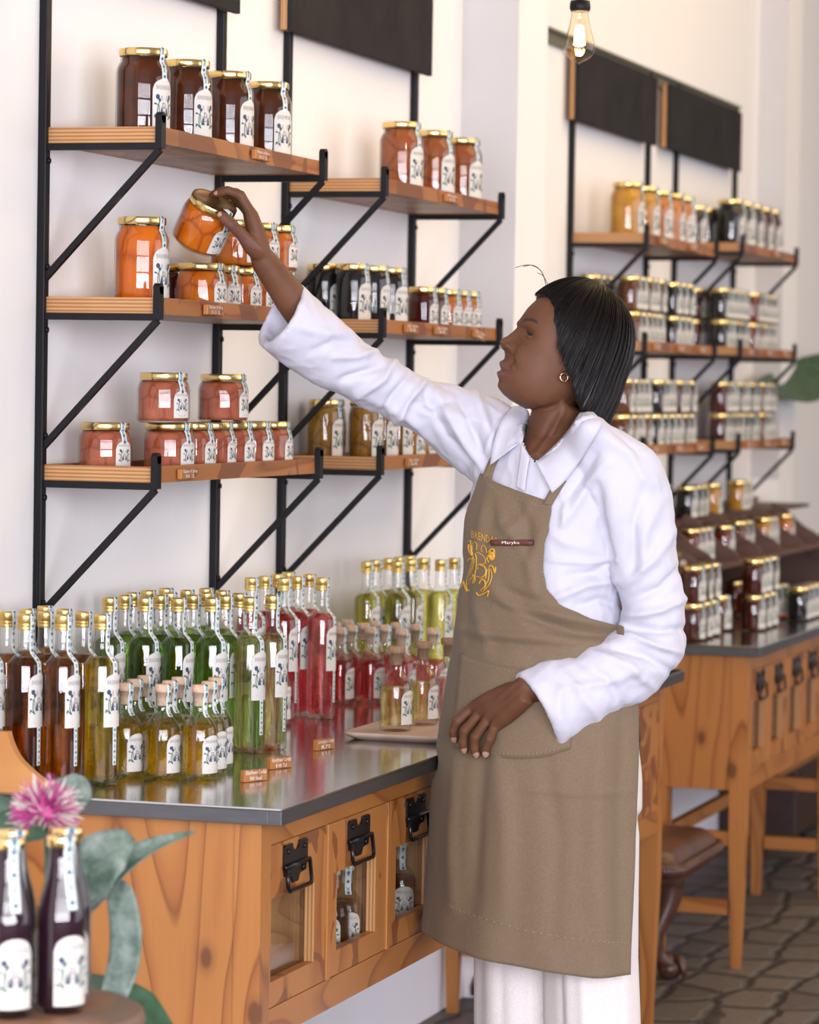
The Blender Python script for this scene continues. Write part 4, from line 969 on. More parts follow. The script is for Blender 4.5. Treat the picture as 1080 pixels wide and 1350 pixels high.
# right arm reaching up, left arm bent
B.tube([at(674, 604, 5.965), at(628, 575, 5.97), at(562, 542, 5.955), at(510, 514, 5.93), at(470, 488, 5.91), at(425, 447, 5.875), at(384, 394, 5.835), at(362, 363, 5.815), at(348, 344, 5.806), at(338, 326, 5.803)], [.044, .044, .040, .036, .036, .036, .031, .0265, .0245, .016], 20)
B.tube([at(800, 600, 5.80), at(838, 640, 5.79), at(858, 740, 5.80), at(868, 830, 5.81), at(862, 865, 5.805), at(820, 895, 5.78), at(760, 902, 5.755), at(715, 903, 5.742), at(694, 908, 5.742), at(676, 917, 5.752)], [.045, .050, .044, .040, .039, .039, .034, .0295, .0265, .016], 20)
def hand(wrist, knuckles, fingers, thumb, palm_r, fr):
    for i, kn in enumerate(knuckles):
        s0 = wrist+(kn-knuckles[1])*.45; B.tube([wrist+(wrist-kn)*.12+(s0-wrist)*.25, s0+(kn-wrist)*.10, s0.lerp(kn, .35), s0.lerp(kn, .7), kn, kn+(kn-wrist)*.06], [.012, palm_r[0]*.84, palm_r[0]*.88, palm_r[1]*.84, fr[i]*1.22, fr[i]*.8], 14)
    for a, b in zip(knuckles, knuckles[1:]): B.tube([a.lerp(wrist, .12), b.lerp(wrist, .12)], [fr[0]*1.0, fr[0]*1.0], 10)
    for i, (kn, f) in enumerate(zip(knuckles, fingers)):
        r = fr[i]; P = [kn]+f
        full = [P[0], P[0].lerp(P[1], .5), P[1], P[1].lerp(P[2], .5), P[2], P[2].lerp(P[3], .6), P[3]]
        B.tube(full, [r*1.05, r*.92, r*1.0, r*.86, r*.90, r*.82, r*.50], 12)
    B.tube([thumb[0].lerp(wrist, .8), thumb[0], thumb[0].lerp(thumb[1], .5), thumb[1], thumb[1].lerp(thumb[2], .5), thumb[2], thumb[2].lerp(thumb[3], .55), thumb[3]], [.010, .0160, .0150, .0120, .0108, .0112, .0105, .0060], 12)
rh = [at(331, 281, 5.778), at(328, 277, 5.799), at(329, 281, 5.819), at(332, 288, 5.837)]
hand(at(346, 338, 5.806), rh,
     [[at(317, 257, 5.775), at(300, 251, 5.775), at(282, 257, 5.780)], [at(311, 254, 5.800), at(293, 252, 5.803), at(277, 258, 5.806)],
      [at(310, 258, 5.825), at(293, 258, 5.830), at(279, 264, 5.832)], [at(316, 268, 5.846), at(303, 269, 5.850), at(292, 275, 5.850)]],
     [at(338, 332, 5.786), at(321, 312, 5.764), at(305, 295, 5.742), at(287, 281, 5.733)], (.020, .0175), (.0098, .0098, .0094, .0084))
lh = [at(623, 934, 5.810), at(633, 940, 5.792), at(644, 947, 5.774), at(653, 957, 5.758)]
hand(at(686, 910, 5.736), lh,
     [[at(603, 951, 5.803), at(598, 964, 5.810), at(600, 979, 5.820)], [at(612, 964, 5.780), at(611, 979, 5.787), at(613, 993, 5.797)],
      [at(626, 973, 5.762), at(626, 986, 5.769), at(629, 999, 5.778)], [at(646, 975, 5.746), at(641, 987, 5.753), at(640, 999, 5.760)]],
     [at(672, 912, 5.775), at(655, 928, 5.800), at(640, 945, 5.815), at(628, 958, 5.825)], (.0200, .0190), (.0100, .0102, .0100, .0094))
bme = remesh(B, .0026, 2, .5)
SK = NT('dark_brown_skin')
SK.base(SK.mix(SK.math('MULTIPLY', SK.noise(SK.coords(), 260, 3), .35), SK.ramp(SK.noise(SK.coords(), 18, 4), [(.3, (.112,.046,.023)), (.7, (.158,.070,.037)) ]), (.085,.034,.017))).set(Roughness=.55, Specular_IOR_Level=.22)
SK.p.inputs['Subsurface Weight'].default_value = .08; SK.p.inputs['Subsurface Radius'].default_value = (.02, .008, .004); SK.p.inputs['Subsurface Scale'].default_value = .3
SK.bump(SK.noise(SK.coords(), 420, 3), .10, .001)
LIP = flat('lip_skin', (.135,.055,.042), .45); NAIL = flat('finger_nail', (.42,.25,.19), .3); BROWM = flat('eyebrow_hair', (.028,.014,.010), .7)
body = finish(bme, 'body', [SK.m, LIP, NAIL, BROWM], woman)
bx_ = bmesh.new(); bx_.from_mesh(bme)
for c_, r_, it_ in ((at(348, 342, 5.80), .036, 14), (at(340, 322, 5.79), .022, 5), (at(684, 908, 5.74), .026, 8)):
    vs_ = [v for v in bx_.verts if (v.co-c_).length < r_]
    for _ in range(it_): bmesh.ops.smooth_vert(bx_, verts=vs_, factor=.5, use_axis_x=True, use_axis_y=True, use_axis_z=True)
bx_.to_mesh(bme); bx_.free(); bme.update()
P_ = coords_of(bme); N_ = normals_of(bme)
P_ = folds(P_, N_, [([(667,461), (675,470), (680,486)], -3.2, 2.2), ([(676,466), (683,474), (688,484)], 1.2, 4), ([(656,487.5), (666,487), (678,490)], -1.8, 1.3), ([(682,433), (691,434), (701,441)], -1.3, 1.6), ([(683,450), (692,453), (702,451)], -1.1, 1.8), ([(664,463), (670,461)], -1.8, 1.6), ([(665,450), (671,450), (674,457)], -1.8, 1.6), ([(703,442), (711,438)], -.7, 1.3), ([(703,446), (711,447)], -.6, 1.3), ([(656,500), (668,500)], -1.2, 2),
 ([(744,540), (728,570), (708,598)], 3.5, 4), ([(733,545), (716,575), (703,592)], -2.5, 4), ([(700,535), (712,538), (735,533)], -1.5, 2.5),
 ([(690,890), (664,915), (640,938)], 1.5, 3), ([(692,902), (668,925), (650,945)], 1.2, 3), ([(682,892), (650,912), (630,930)], -1.0, 3)])
bme.vertices.foreach_set('co', P_.ravel()); bme.update()
bbvh = BVHTree.FromPolygons([v.co for v in bme.vertices], [tuple(p.vertices) for p in bme.polygons])
P_ = coords_of(bme); mi = []
for p in bme.polygons:
    c = Vector(p.center)-HO; x, y, z = c.dot(HX), c.dot(HY), c.dot(HZ); m_ = 0
    if x > .09 and abs(y) < .031 and -.085 < z < -.0555:
        e = 1-(abs(y)/.0305)**2
        if -.0695-.0135*e < z < -.0695+.0115*e: m_ = 1
    if x > .06 and .014 < abs(y) < .048:                  # brows
        zc_ = .0235+.006*math.sin((abs(y)-.014)/.034*PI*.75)
        if abs(z-zc_) < .0040*(1-.6*(abs(y)-.014)/.034): m_ = 3
    mi.append(m_)
tips = [(at(282, 255.5, 5.772), Vector((0,0,1))*.6-FWD*.6), (at(288, 281, 5.724), -FWD), (at(599, 976, 5.811), -FWD-HR*.5), (at(612.5, 990, 5.788), -FWD-HR*.3), (at(628.5, 996, 5.769), -FWD), (at(639.5, 995, 5.751), -FWD)]
for k, p in enumerate(bme.polygons):
    c = Vector(p.center)
    for t, nn in tips:
        if (c-t).length < .0070 and p.normal.dot(nn.normalized()) > .45: mi[k] = 2
bme.polygons.foreach_set('material_index', mi)
body.location = -WO

# eyes
WHT = flat('eye_white', (.075,.055,.045), .55, Specular_IOR_Level=.15); IRI = flat('dark_brown_iris', (.014,.008,.006), .4, Specular_IOR_Level=.25)
def lookat_sphere(c, r, d, name, parent):
    mb = MB(); d = d.normalized(); a = d.cross(ZV).normalized(); b = a.cross(d); n = 20
    for mi_, t0, t1 in ((1, 0, .56), (0, .56, PI)):
        R = []
        for k in range(9):
            t = lerp(max(t0, .02), min(t1, PI-.02), k/8); R.append([c+(d*math.cos(t)+(a*math.cos(2*PI*i/n)+b*math.sin(2*PI*i/n))*math.sin(t))*r for i in range(n)])
        mb.rings(R, mi_, cap0=(mi_ == 1), cap1=(mi_ == 0))
    o = mb.build(name, [WHT, IRI], parent); o.location = -WO; return o
for sg in (1, -1):
    hit = bbvh.ray_cast(H(.22, sg*.0305, .0035), -HX, .3); xs = (hit[0]-HO).dot(HX) if hit[0] is not None else .095
    ec = H(xs-.0098, sg*.0300, .0035); ey = lookat_sphere(ec, .0122, HX*.9+HZ*.04+HY*(.40 if sg > 0 else -.1), 'eye', woman)
    def lidp(t, e_, r_): return ec+(HX*math.cos(t)*math.cos(e_)+HY*sg*math.sin(t)*math.cos(e_)+HZ*math.sin(e_))*r_
    def slit(t, up): q = max(0, 1-((t-.05)/1.12)**2); return (.19 if up else -.10)*q**.6+.04*t-.01
    lm = MB()
    for up in (1, 0):
        R = []
        for k in range(25):
            t = -1.35+2.7*k/24; row = []
            for j in range(9):
                q = j/8; e0 = slit(t, up); e1 = 1.25 if up else -1.15
                row.append(lidp(t, lerp(e0, e1, q), (.0128 if j == 0 else .0133)+(.0007*math.sin(q*PI) if up else .0003*math.sin(q*PI))))
            R.append([lidp(t, slit(t, up)-.03*(1 if up else -1), .0121)]+row)
        lm.rings(R, 0, closed=False)
    lo = lm.build('eyelid', SK.m, woman); lo.location = -WO
    ls = MB(); ls.tube([lidp(-1.15+2.3*k/14, slit(-1.15+2.3*k/14, 1)+.01, .0135) for k in range(15)], [.0003]+[.00075]*13+[.0003], 6)
    for k in range(14):
        t = -1.0+2.0*k/13; b0 = lidp(t, slit(t, 1)+.01, .0135); ls.tube([b0, lidp(t, slit(t, 1)+.10, .0172), lidp(t, slit(t, 1)+.24, .0190)], [.0003, .00025, .0001], 4)
    l2 = ls.build('eyelashes', BROWM, woman); l2.location = -WO
er = MB(); ec = H(.017, .0785, -.042); er.tube([ec+(HX*math.cos(2*PI*k/20)+HZ*math.sin(2*PI*k/20))*.0072 for k in range(20)]+[ec+HX*.0072], .0017, 8)
o = er.build('hoop_earring', flat('rose_gold', (.85,.45,.28), .18, 1.0), woman); o.location = -WO

# --- hair: bob swept from a side parting, shell plus strands
HEND = [(0, .082), (20, .080), (34, .066), (44, .038), (60, -.003), (80, -.036), (106, -.072), (125, -.096), (150, -.108), (180, -.112)]
def hair_pt(az, t, off=0.0, extra=0.0):
    a = abs(az); ze = interp(HEND, a)-extra; c, s = math.cos(math.radians(az)), math.sin(math.radians(az))
    rf = .118; rb = .107; rs = .0890
    r0 = rs if abs(c) < 1e-6 else 1/math.sqrt((c/(rf if c > 0 else rb))**2+(s/rs)**2)
    r0 += off; top = .146+off; zc = .012
    if ze > zc: pm = math.acos(min(1, (ze-zc)/(top-zc))); L1 = pm*.11; L2 = 0
    else: pm = PI/2; L1 = pm*.11; L2 = zc-ze
    q = t*(L1+L2)
    if q <= L1: p_ = q/.11; x = r0*math.sin(p_)**.86; z = zc+(top-zc)*math.cos(p_)
    else:
        z = zc-(q-L1); g = (q-L1)/.12
        x = r0*(1+.06*math.sin(g*2.4))-.006*g**3
    return (x*c+.008*(1-math.sin(min(PI/2, t*2))), x*s, z)
HM = NT('glossy_black_hair'); hv = HM.coords((1,1,.12), rot=(0, 0, 0))
HM.base(HM.ramp(HM.noise(HM.coords(), 120, 3), [(.3, (.003,.0025,.003)), (.7, (.010,.007,.007))])).set(Roughness=.34); HM.p.inputs['Specular IOR Level'].default_value = .30
hb = MB(); na, nt_ = 180, 40; R = []; rnd = random.Random(11)
for k in range(nt_+1):
    t = max(.012, k/nt_); ring = []
    for i in range(na):
        az = -180+360*i/na; off = .0016*math.sin(az*.9)+.0012*math.sin(az*2.7+1)+.0009*math.sin(az*6.1+t*2)
        ring.append(H(*hair_pt(az, t, off)))
    R.append(ring)
inner = [[H(*hair_pt(-180+360*i/na, t_, -.009, .0)) for i in range(na)] for t_ in [1-.1*j for j in range(8)]]
hb.rings(R+inner)
hs = hb
for k in range(1500):
    az = rnd.uniform(-180, 180); jj = rnd.uniform(-3, 3); off = rnd.uniform(.0002, .0030); ex = rnd.uniform(-.004, .008) if abs(az) > 55 else 0
    t0 = rnd.uniform(.03, .35)
    pts = [H(*hair_pt(az+jj*t*t, t, off+.0016*math.sin(az*.9)+.0012*math.sin(az*2.7+1), ex)) for t in [lerp(t0, 1, q/11) for q in range(12)]]
    hs.tube(pts, [.0004]+[.0010]*9+[.0007, .0002], 3, cap=False)
for (pts, r_) in (([(.100,.010,.100), (.118,.012,.118), (.138,.012,.122), (.155,.012,.112)], .0007), ([(.098,.0,.103), (.120,.004,.121), (.145,.006,.120), (.166,.008,.104)], .0005), ([(.098,.02,.100), (.116,.02,.112), (.128,.02,.112)], .0006)):
    hs.tube(catmull([H(*p) for p in pts], 5), r_, 4)
for sg in (1,):                                          # wisps along the temple
    for k in range(60):
        z0 = rnd.uniform(-.03, .075); az = interp([(-.03, 82), (0, 62), (.04, 46), (.075, 32)], z0)+rnd.uniform(-5, 3)
        P0 = [H(*hair_pt(az+q*3, .75+.25*q, .001-.003*q)) for q in (0, .5, 1)]
        hs.tube(P0, [.0008, .0006, .0002], 3, cap=False)
o = hb.build('hair', HM.m, woman); o.location = -WO

# --- shirt
S = MB()
TORSO = [(562, 727, .062, .062), (574, 728, .095, .078), (588, 730, .130, .090), (606, 733, .158, .101), (640, 732, .172, .110), (690, 723, .166, .118), (740, 718, .158, .116), (790, 715, .154, .114), (840, 714, .155, .118), (900, 716, .168, .126), (960, 716, .176, .130), (1010, 716, .178, .132)]
def torso_ring(v, grow=0.0):
    uc, a, b = interp(TORSO, v); return at(uc, v, 5.9), a+grow, b+grow
closed_loft(S, [cr(*torso_ring(v)) for v in (562, 574, 588, 606, 625, 645, 670, 700, 740, 790, 840, 900, 960, 1010)], 40)
torso_bvh = BVHTree.FromPolygons([Vector(v) for v in S.v], S.f)
def sleeve(pairs, n=36, wrink=None):
    secs = []; cs = [(at((a[0]+b[0])/2, (a[1]+b[1])/2, d)) for a, b, d, th in pairs]
    for k, (a, b, d, th) in enumerate(pairs):
        A = (at(a[0], a[1], d)-at(b[0], b[1], d))*.5; ax = (cs[min(k+1, len(cs)-1)]-cs[max(k-1, 0)]).normalized()
        bb_ = ax.cross(A).normalized()*th; secs.append((cs[k], A, bb_))
    # refine
    out = []
    C_ = catmull([s[0] for s in secs], 5); A_ = catmull([s[1] for s in secs], 5); B_ = catmull([s[2] for s in secs], 5)
    out = list(zip(C_, A_, B_)); c, A, b = out[-1]; ax = (out[-1][0]-out[-3][0]).normalized()
    for bk, sh in ((.001, .004), (.0, .0085), (-.02, .010), (-.06, .014)):
        kA = 1-sh/A.length; kB = 1-sh/b.length; out.append((c+ax*bk, A*kA, b*kB))
    R = []
    for j, (c, A, b) in enumerate(out):
        ring = []
        for i in range(n):
            th = 2*PI*i/n; m = 1+(.035*math.sin(3*th+j*.55)+.022*math.sin(5*th-j*.9))*(1 if 2 < j < len(C_)-3 else .2); ring.append(c+(A*math.cos(th)+b*math.sin(th))*m)
        R.append(ring)
    S.rings(R)
sleeve([((700, 560), (655, 655), 5.95, .085), ((655, 528), (630, 640), 5.965, .085), ((612, 513), (609, 618), 5.962, .074), ((562, 503), (563, 577), 5.955, .060), ((520, 478), (505, 546), 5.935, .056), ((487, 460), (458, 524), 5.915, .056), ((447, 422), (405, 498), 5.880, .060), ((397, 377), (347, 456), 5.838, .064)])
sleeve([((752, 590), (800, 566), 5.83, .10), ((768, 640), (862, 600), 5.80, .080), ((785, 690), (884, 665), 5.795, .068), ((800, 740), (893, 738), 5.80, .064), ((822, 795), (902, 815), 5.805, .062), ((814, 830), (899, 872), 5.80, .062), ((786, 848), (858, 912), 5.785, .062), ((735, 868), (802, 948), 5.765, .062), ((684, 889), (738, 984), 5.745, .060)])
sme = remesh(S, .0036, 3, .5)
sme.update(); P_ = coords_of(sme); N_ = normals_of(sme)
FS = [ # raised sleeve
 ([(640, 620), (600, 560), (575, 520)], 5, 6), ([(625, 610), (590, 575), (560, 520)], -4, 5), ([(610, 620), (560, 568), (530, 540)], 4, 5), ([(655, 600), (640, 560), (625, 520)], 4, 6), ([(645, 610), (620, 560), (602, 520)], -4, 5),
 ([(560, 505), (545, 520), (520, 560)], 6, 5), ([(540, 495), (525, 512), (500, 545)], -5, 5), ([(520, 480), (505, 500), (470, 520)], 6, 5), ([(495, 465), (470, 470), (440, 470)], 5, 5), ([(500, 485), (480, 490), (450, 500)], -5, 5), ([(478, 455), (440, 450), (410, 462)], -3, 5), ([(460, 440), (430, 440), (395, 430)], 3, 6),
 ([(640, 560), (600, 548), (555, 545)], 3, 7), ([(600, 530), (570, 535), (540, 530)], -3, 5), ([(560, 560), (520, 540), (480, 520)], 3, 6),
 # yoke and chest
 ([(690, 548), (660, 560), (640, 600)], 4, 6), ([(790, 570), (830, 600), (852, 640)], 4, 7), ([(800, 560), (822, 580), (845, 600)], -3, 5),
 ([(745, 690), (770, 650), (800, 610)], 4, 6), ([(740, 665), (760, 640), (785, 600)], -4, 6), ([(722, 738), (770, 742), (815, 738)], 3, 3), ([(730, 790), (775, 770), (812, 765)], 5, 6), ([(750, 760), (785, 755), (805, 740)], -5, 6), ([(725, 700), (745, 715), (790, 725)], 3, 8),
 ([(760, 800), (790, 790), (815, 800)], -4, 6), ([(740, 640), (745, 665), (742, 700)], 3, 5), ([(790, 640), (795, 690), (810, 740)], -5, 6), ([(805, 640), (812, 700), (825, 760)], 3, 8),
 # bent sleeve
 ([(885, 700), (860, 740), (825, 770)], 5, 7), ([(895, 750), (870, 775), (835, 790)], -5, 6), ([(900, 790), (870, 805), (830, 812)], 6, 6), ([(902, 830), (870, 832), (830, 828)], -6, 6), ([(895, 860), (865, 850), (820, 838)], 6, 5), ([(885, 885), (850, 865), (800, 852)], -5, 6), ([(860, 905), (830, 880), (780, 860)], 4, 6),
 ([(820, 930), (800, 895), (760, 868)], -4, 7), ([(790, 950), (760, 905), (730, 880)], 4, 8), ([(845, 880), (800, 900), (740, 910)], 3, 6), ([(870, 660), (850, 700), (845, 760)], 4, 9), ([(850, 640), (835, 690), (838, 750)], -4, 7), ([(740, 900), (735, 940), (745, 965)], 3, 8)]
P_ = folds(P_, N_, [(a_, b_*1.9, c_) for a_, b_, c_ in FS])
for i in range(len(P_)):
    p = P_[i]; q = Vector((p[0]*9, p[1]*9, p[2]*6)); P_[i] = p+N_[i]*(.0034*(1-2*abs(mnoise.noise(q*1.3)))+.0016*(1-2*abs(mnoise.noise(q*3.7)))+.0006*mnoise.noise(q*9))
sme.vertices.foreach_set('co', P_.ravel()); sme.update()
VN = [(688, 562), (697, 548), (715, 535), (768, 535), (762, 552), (746, 574), (728, 594), (714, 604), (706, 609), (697, 600), (690, 584)]
def inpoly(x, y, P):
    c = False
    for (x0, y0), (x1, y1) in zip(P, P[1:]+P[:1]):
        if (y0 > y) != (y1 > y) and x < (x1-x0)*(y-y0)/(y1-y0)+x0: c = not c
    return c
bmx = bmesh.new(); bmx.from_mesh(sme); pc = np.array([f.calc_center_median()[:] for f in bmx.faces]); puv = project(pc); bmx.faces.ensure_lookup_table()
kill = [bmx.faces[i] for i in range(len(pc)) if 680 < puv[i][0] < 770 and 530 < puv[i][1] < 612 and (Vector(pc[i])-CAM).dot(FWD) < 5.91 and inpoly(puv[i][0], puv[i][1], VN)]
bmesh.ops.delete(bmx, geom=kill, context='FACES'); bmx.to_mesh(sme); bmx.free(); sme.update()
SHM = NT('white_cotton_shirt'); SHM.set(Base_Color=(.55,.545,.635), Roughness=.75); SHM.p.inputs['Sheen Weight'].default_value = .15
SHM.bump(SHM.noise(SHM.coords(), 38, 5, .6), .18, .006)
shirt = finish(sme, 'shirt', [SHM.m], woman); shirt.location = -WO
sbvh = BVHTree.FromPolygons([v.co for v in sme.vertices], [tuple(p.vertices) for p in sme.polygons])
def surf(u, v, trees, off=.004, dflt=5.85):
    d = (FWD+RGT*((u-540)/FPX)-UPV*((v-675)/FPX)).normalized(); best = None
    for t in trees:
        h = t.ray_cast(CAM, d, 12)
        if h[0] is not None and (best is None or h[3] < best[3]): best = h
    return (best[0]-d*off) if best else (at(u, v, dflt) if dflt else None)
def cloth_strip(name, A, Bq, mat, parent, trees, off=.006, thick=.0024, n=7, m=5, lift=0.0, dflt=5.85):
    A2 = catmull([(a[0], a[1], a[2] if len(a) > 2 else 0) for a in A], m); B2 = catmull([(a[0], a[1], a[2] if len(a) > 2 else 0) for a in Bq], m); mb = MB(); R = []
    for a, b in zip(A2, B2):
        row = []
        for j in range(n+1):
            t = j/n; q = a.lerp(b, t); row.append(surf(q.x, q.y, trees, off+q.z+lift*math.sin(PI*t), dflt))
        R.append(row)
    for _ in range(3):                                   # relax depth jumps
        R2 = [[p.copy() for p in r] for r in R]
        for i in range(len(R)):
            for j in range(n+1):
                nb = [R[a_][b_] for a_, b_ in ((i-1, j), (i+1, j), (i, j-1), (i, j+1)) if 0 <= a_ < len(R) and 0 <= b_ <= n]
                dm = sum((q-CAM).dot(FWD) for q in nb)/len(nb); d0 = (R[i][j]-CAM).dot(FWD)
                R2[i][j] = CAM+(R[i][j]-CAM)*((d0*.4+dm*.6)/d0)
        R = R2
    mb.rings(R, 0, closed=False, smooth=True); o = mb.build(name, mat, parent)
    s = o.modifiers.new('solid', 'SOLIDIFY'); s.thickness = thick; s.offset = 0; return o
cl = cloth_strip('collar', [(774, 536), (764, 546), (750, 567), (733, 586), (717, 601), (707, 609)], [(795, 556), (787, 572), (776, 590), (760, 615), (744, 635), (728, 650)], SHM.m, shirt, [sbvh, bbvh], .010, lift=.004)
cl2 = cloth_strip('collar', [(690, 534), (698, 546), (697, 566), (687, 582)], [(677, 536), (663, 552), (652, 580), (646, 614)], SHM.m, shirt, [sbvh], .014, lift=.004, dflt=5.93)
pk_ = cloth_strip('placket', [(688, 584), (686, 605), (683, 625), (681, 642)], [(699, 603), (697, 612), (694, 630), (692, 648)], SHM.m, shirt, [sbvh, bbvh], .005, lift=.002)

# --- trousers
T = MB()
closed_loft(T, [cr(at(716, 905, 5.9), .172, .130), cr(at(717, 960, 5.9), .184, .138), cr(at(722, 1020, 5.9), .186, .140), cr(at(726, 1060, 5.9), .180, .135), cr(at(726, 1085, 5.9), .14, .10)], 40)
for (ut, ub, dd) in ((772, 790, 5.845), (684, 693, 5.955)):
    secs = []
    for v in (985, 1040, 1100, 1180, 1260, 1350, 1450, 1560, 1612):
        t = (v-985)/627; c = at(lerp(ut, ub, t), v, dd); r_ = interp([(985, .080), (1100, .092), (1250, .086), (1612, .092)], v); secs.append((c, BL*r_*1.0, BF*r_*.98))
    n = 48; R = []
    for j, (c, A, b) in enumerate(secs): R.append([c+(A*math.cos(2*PI*i/n)+b*math.sin(2*PI*i/n))*(1+.030*math.sin(5*2*PI*i/n+j*.25)+.018*math.sin(9*2*PI*i/n-j*.2)) for i in range(n)])
    T.rings(R)
tme = remesh(T, .005, 3, .5); P_ = coords_of(tme); N_ = normals_of(tme)
P_ = folds(P_, N_, [([(735, 1240), (738, 1350), (740, 1450)], -8, 7), ([(765, 1240), (772, 1400)], 4, 6), ([(700, 1240), (696, 1400)], 4, 6), ([(660, 1240), (662, 1400)], -3, 6), ([(810, 1240), (815, 1400)], -4, 6), ([(845, 920), (843, 1100), (846, 1350)], 2, 5)])
tme.vertices.foreach_set('co', P_.ravel()); tme.update()
TRM = NT('cream_linen'); TRM.base(TRM.ramp(TRM.noise(TRM.coords((220,220,220)), 1.5, 3), [(.3, (.66,.61,.60)), (.7, (.76,.71,.70))])).set(Roughness=.85); TRM.bump(TRM.noise(TRM.coords((300,300,60)), 2, 3), .2, .002)
trousers = finish(tme, 'trousers', [TRM.m], woman); trousers.location = -WO

# --- apron
APW = [(615, .002), (700, .010), (800, .010), (860, .014), (950, .024), (1050, .034), (1150, .040), (1260, .046)]
EDR = [(610, 733), (655, 733), (680, 727), (705, 720), (740, 717), (768, 721), (788, 736), (806, 770), (820, 812), (834, 824), (850, 826), (880, 832), (920, 838), (1000, 838), (1100, 837), (1255, 832)]
def ap_ring(v):
    uc, a, b = interp(TORSO, v) if v < 1010 else (interp([(1010, 716), (1255, 713)], v), .178, .132)
    g = interp(APW, v); return at(uc, v, 5.9), a+g, b+g
def ap_phi_edge(v):
    c, a, b = ap_ring(v); ue = interp(EDR, v); lo, hi = -40.0, 121.0; best = None
    for k in range(60):
        m_ = (lo+hi)/2; p = c+BF*b*math.cos(math.radians(m_))+BL*a*math.sin(math.radians(m_)); u = project(np.array([p[:]]))[0][0]
        if u < ue: lo = m_
        else: hi = m_
    return m_
A_ = MB(); nv, nu = 150, 90; R = []; V0 = 612
for j in range(nv+1):
    t = j/nv; v = lerp(V0+32, 1246, t); ph = ap_phi_edge(v); pl = -min(ph+6, 100) if v < 830 else -100-0
    if v < 700: pl = -lerp(33, ph+6, (v-644)/56)
    row = []
    for i in range(nu+1):
        s_ = i/nu; phi = lerp(pl, ph, s_)
        sk = interp([(644, 24), (700, 12), (780, 0), (1100, 0), (1246, 12)], v)*(phi/45 if abs(phi) < 60 else math.copysign(60/45, phi))
        vv = v+sk; c, a, b = ap_ring(vv); fr = math.radians(phi); r_ = 1.0
        if vv > 880:
            k_ = min(1, (vv-880)/300); r_ += k_*(.020*math.sin(fr*7+1)+.012*math.sin(fr*12.5))
        row.append(c+(BF*b*math.cos(fr)+BL*a*math.sin(fr))*r_)
    R.append(row)
A_.rings(R, 0, closed=False)
apron = A_.build('apron', M['paper'], woman); ame = apron.data; ame.update(); P_ = coords_of(ame); N_ = normals_of(ame)
if (N_@np.array(FWD)).mean() > 0: N_ = -N_
FA = [([(700, 800), (740, 812), (815, 828)], 7, 7), ([(660, 800), (700, 815), (760, 835), (815, 838)], -7, 8), ([(612, 830), (660, 838), (720, 842), (790, 848)], 5, 5), ([(620, 845), (680, 850), (750, 860)], -4, 6), ([(665, 780), (690, 790), (715, 800)], -6, 9), ([(640, 760), (665, 790), (700, 825)], 5, 10),
 ([(650, 640), (640, 690), (630, 740)], 5, 8), ([(680, 660), (695, 690), (700, 730)], -5, 9), ([(660, 655), (665, 690), (690, 720)], 4, 7), ([(700, 665), (685, 690), (650, 720)], 3, 7), ([(715, 700), (700, 740), (705, 780)], 4, 9), ([(625, 790), (640, 830), (645, 865)], 4, 7), ([(612, 740), (620, 790), (618, 850)], -4, 6),
 ([(640, 990), (632, 1080), (625, 1200)], -6, 10), ([(660, 1000), (668, 1100), (665, 1210)], 5, 12), ([(720, 1000), (735, 1100), (730, 1240)], -5, 12), ([(790, 960), (785, 1080), (790, 1240)], 5, 12), ([(690, 1040), (760, 1046), (830, 1044)], 2.5, 4), ([(820, 930), (815, 1050), (812, 1240)], -4, 8), ([(605, 1000), (600, 1100), (600, 1200)], 4, 7), ([(690, 860), (720, 880), (760, 900)], -4, 8)]
P_ = folds(P_, N_, [(a_, b_*1.5, c_) for a_, b_, c_ in FA])
for i in range(len(P_)):
    p = P_[i]; q = Vector((p[0]*7, p[1]*7, p[2]*5)); P_[i] = p+N_[i]*(.0045+.0030*mnoise.noise(q)+.0012*mnoise.noise(q*4))
# keep the cloth outside the shirt and trousers
tbvh = BVHTree.FromPolygons([v.co for v in tme.vertices], [tuple(p.vertices) for p in tme.polygons])
for i in range(len(P_)):
    p = Vector(P_[i]); n_ = Vector(N_[i])
    for tr in (torso_bvh, tbvh):
        h = tr.ray_cast(p+n_*.06, -n_, .0635)
        if h[0] is not None and n_.dot(h[1]) > .2: p = h[0]+n_*.0060
    P_[i] = p[:]
_c = .592+.043*np.exp(-((P_[:, 2]-.846)/.05)**2); P_[:, 0] = np.where(P_[:, 2] < 1.0, np.maximum(P_[:, 0], _c), P_[:, 0])
ame.vertices.foreach_set('co', P_.ravel()); ame.update()
AM = NT('khaki_brown_twill'); AM.base(AM.ramp(AM.noise(AM.coords((260,260,260)), 1.2, 3), [(.3, (.150,.104,.061)), (.7, (.186,.131,.079))])).set(Roughness=.8); AM.bump(AM.noise(AM.coords((420,420,420)), 1.5, 2), .25, .001); AM.p.inputs['Sheen Weight'].default_value = .1
ame.materials.clear(); ame.materials.append(AM.m); apron.location = -WO
abvh = BVHTree.FromPolygons([v.co for v in ame.vertices], [tuple(p.vertices) for p in ame.polygons])
s = apron.modifiers.new('solid', 'SOLIDIFY'); s.thickness = .0024; s.offset = 0
TR_ = [abvh]
po_ = cloth_strip('pocket', [(607, 862), (640, 872), (680, 880), (722, 884), (765, 880)], [(596, 985), (628, 994), (668, 1000), (712, 999), (752, 988)], AM.m, apron, TR_, .0035, .0018, n=14, dflt=5.80)
ST = flat('apron_stitching', (.34,.25,.17), .8)
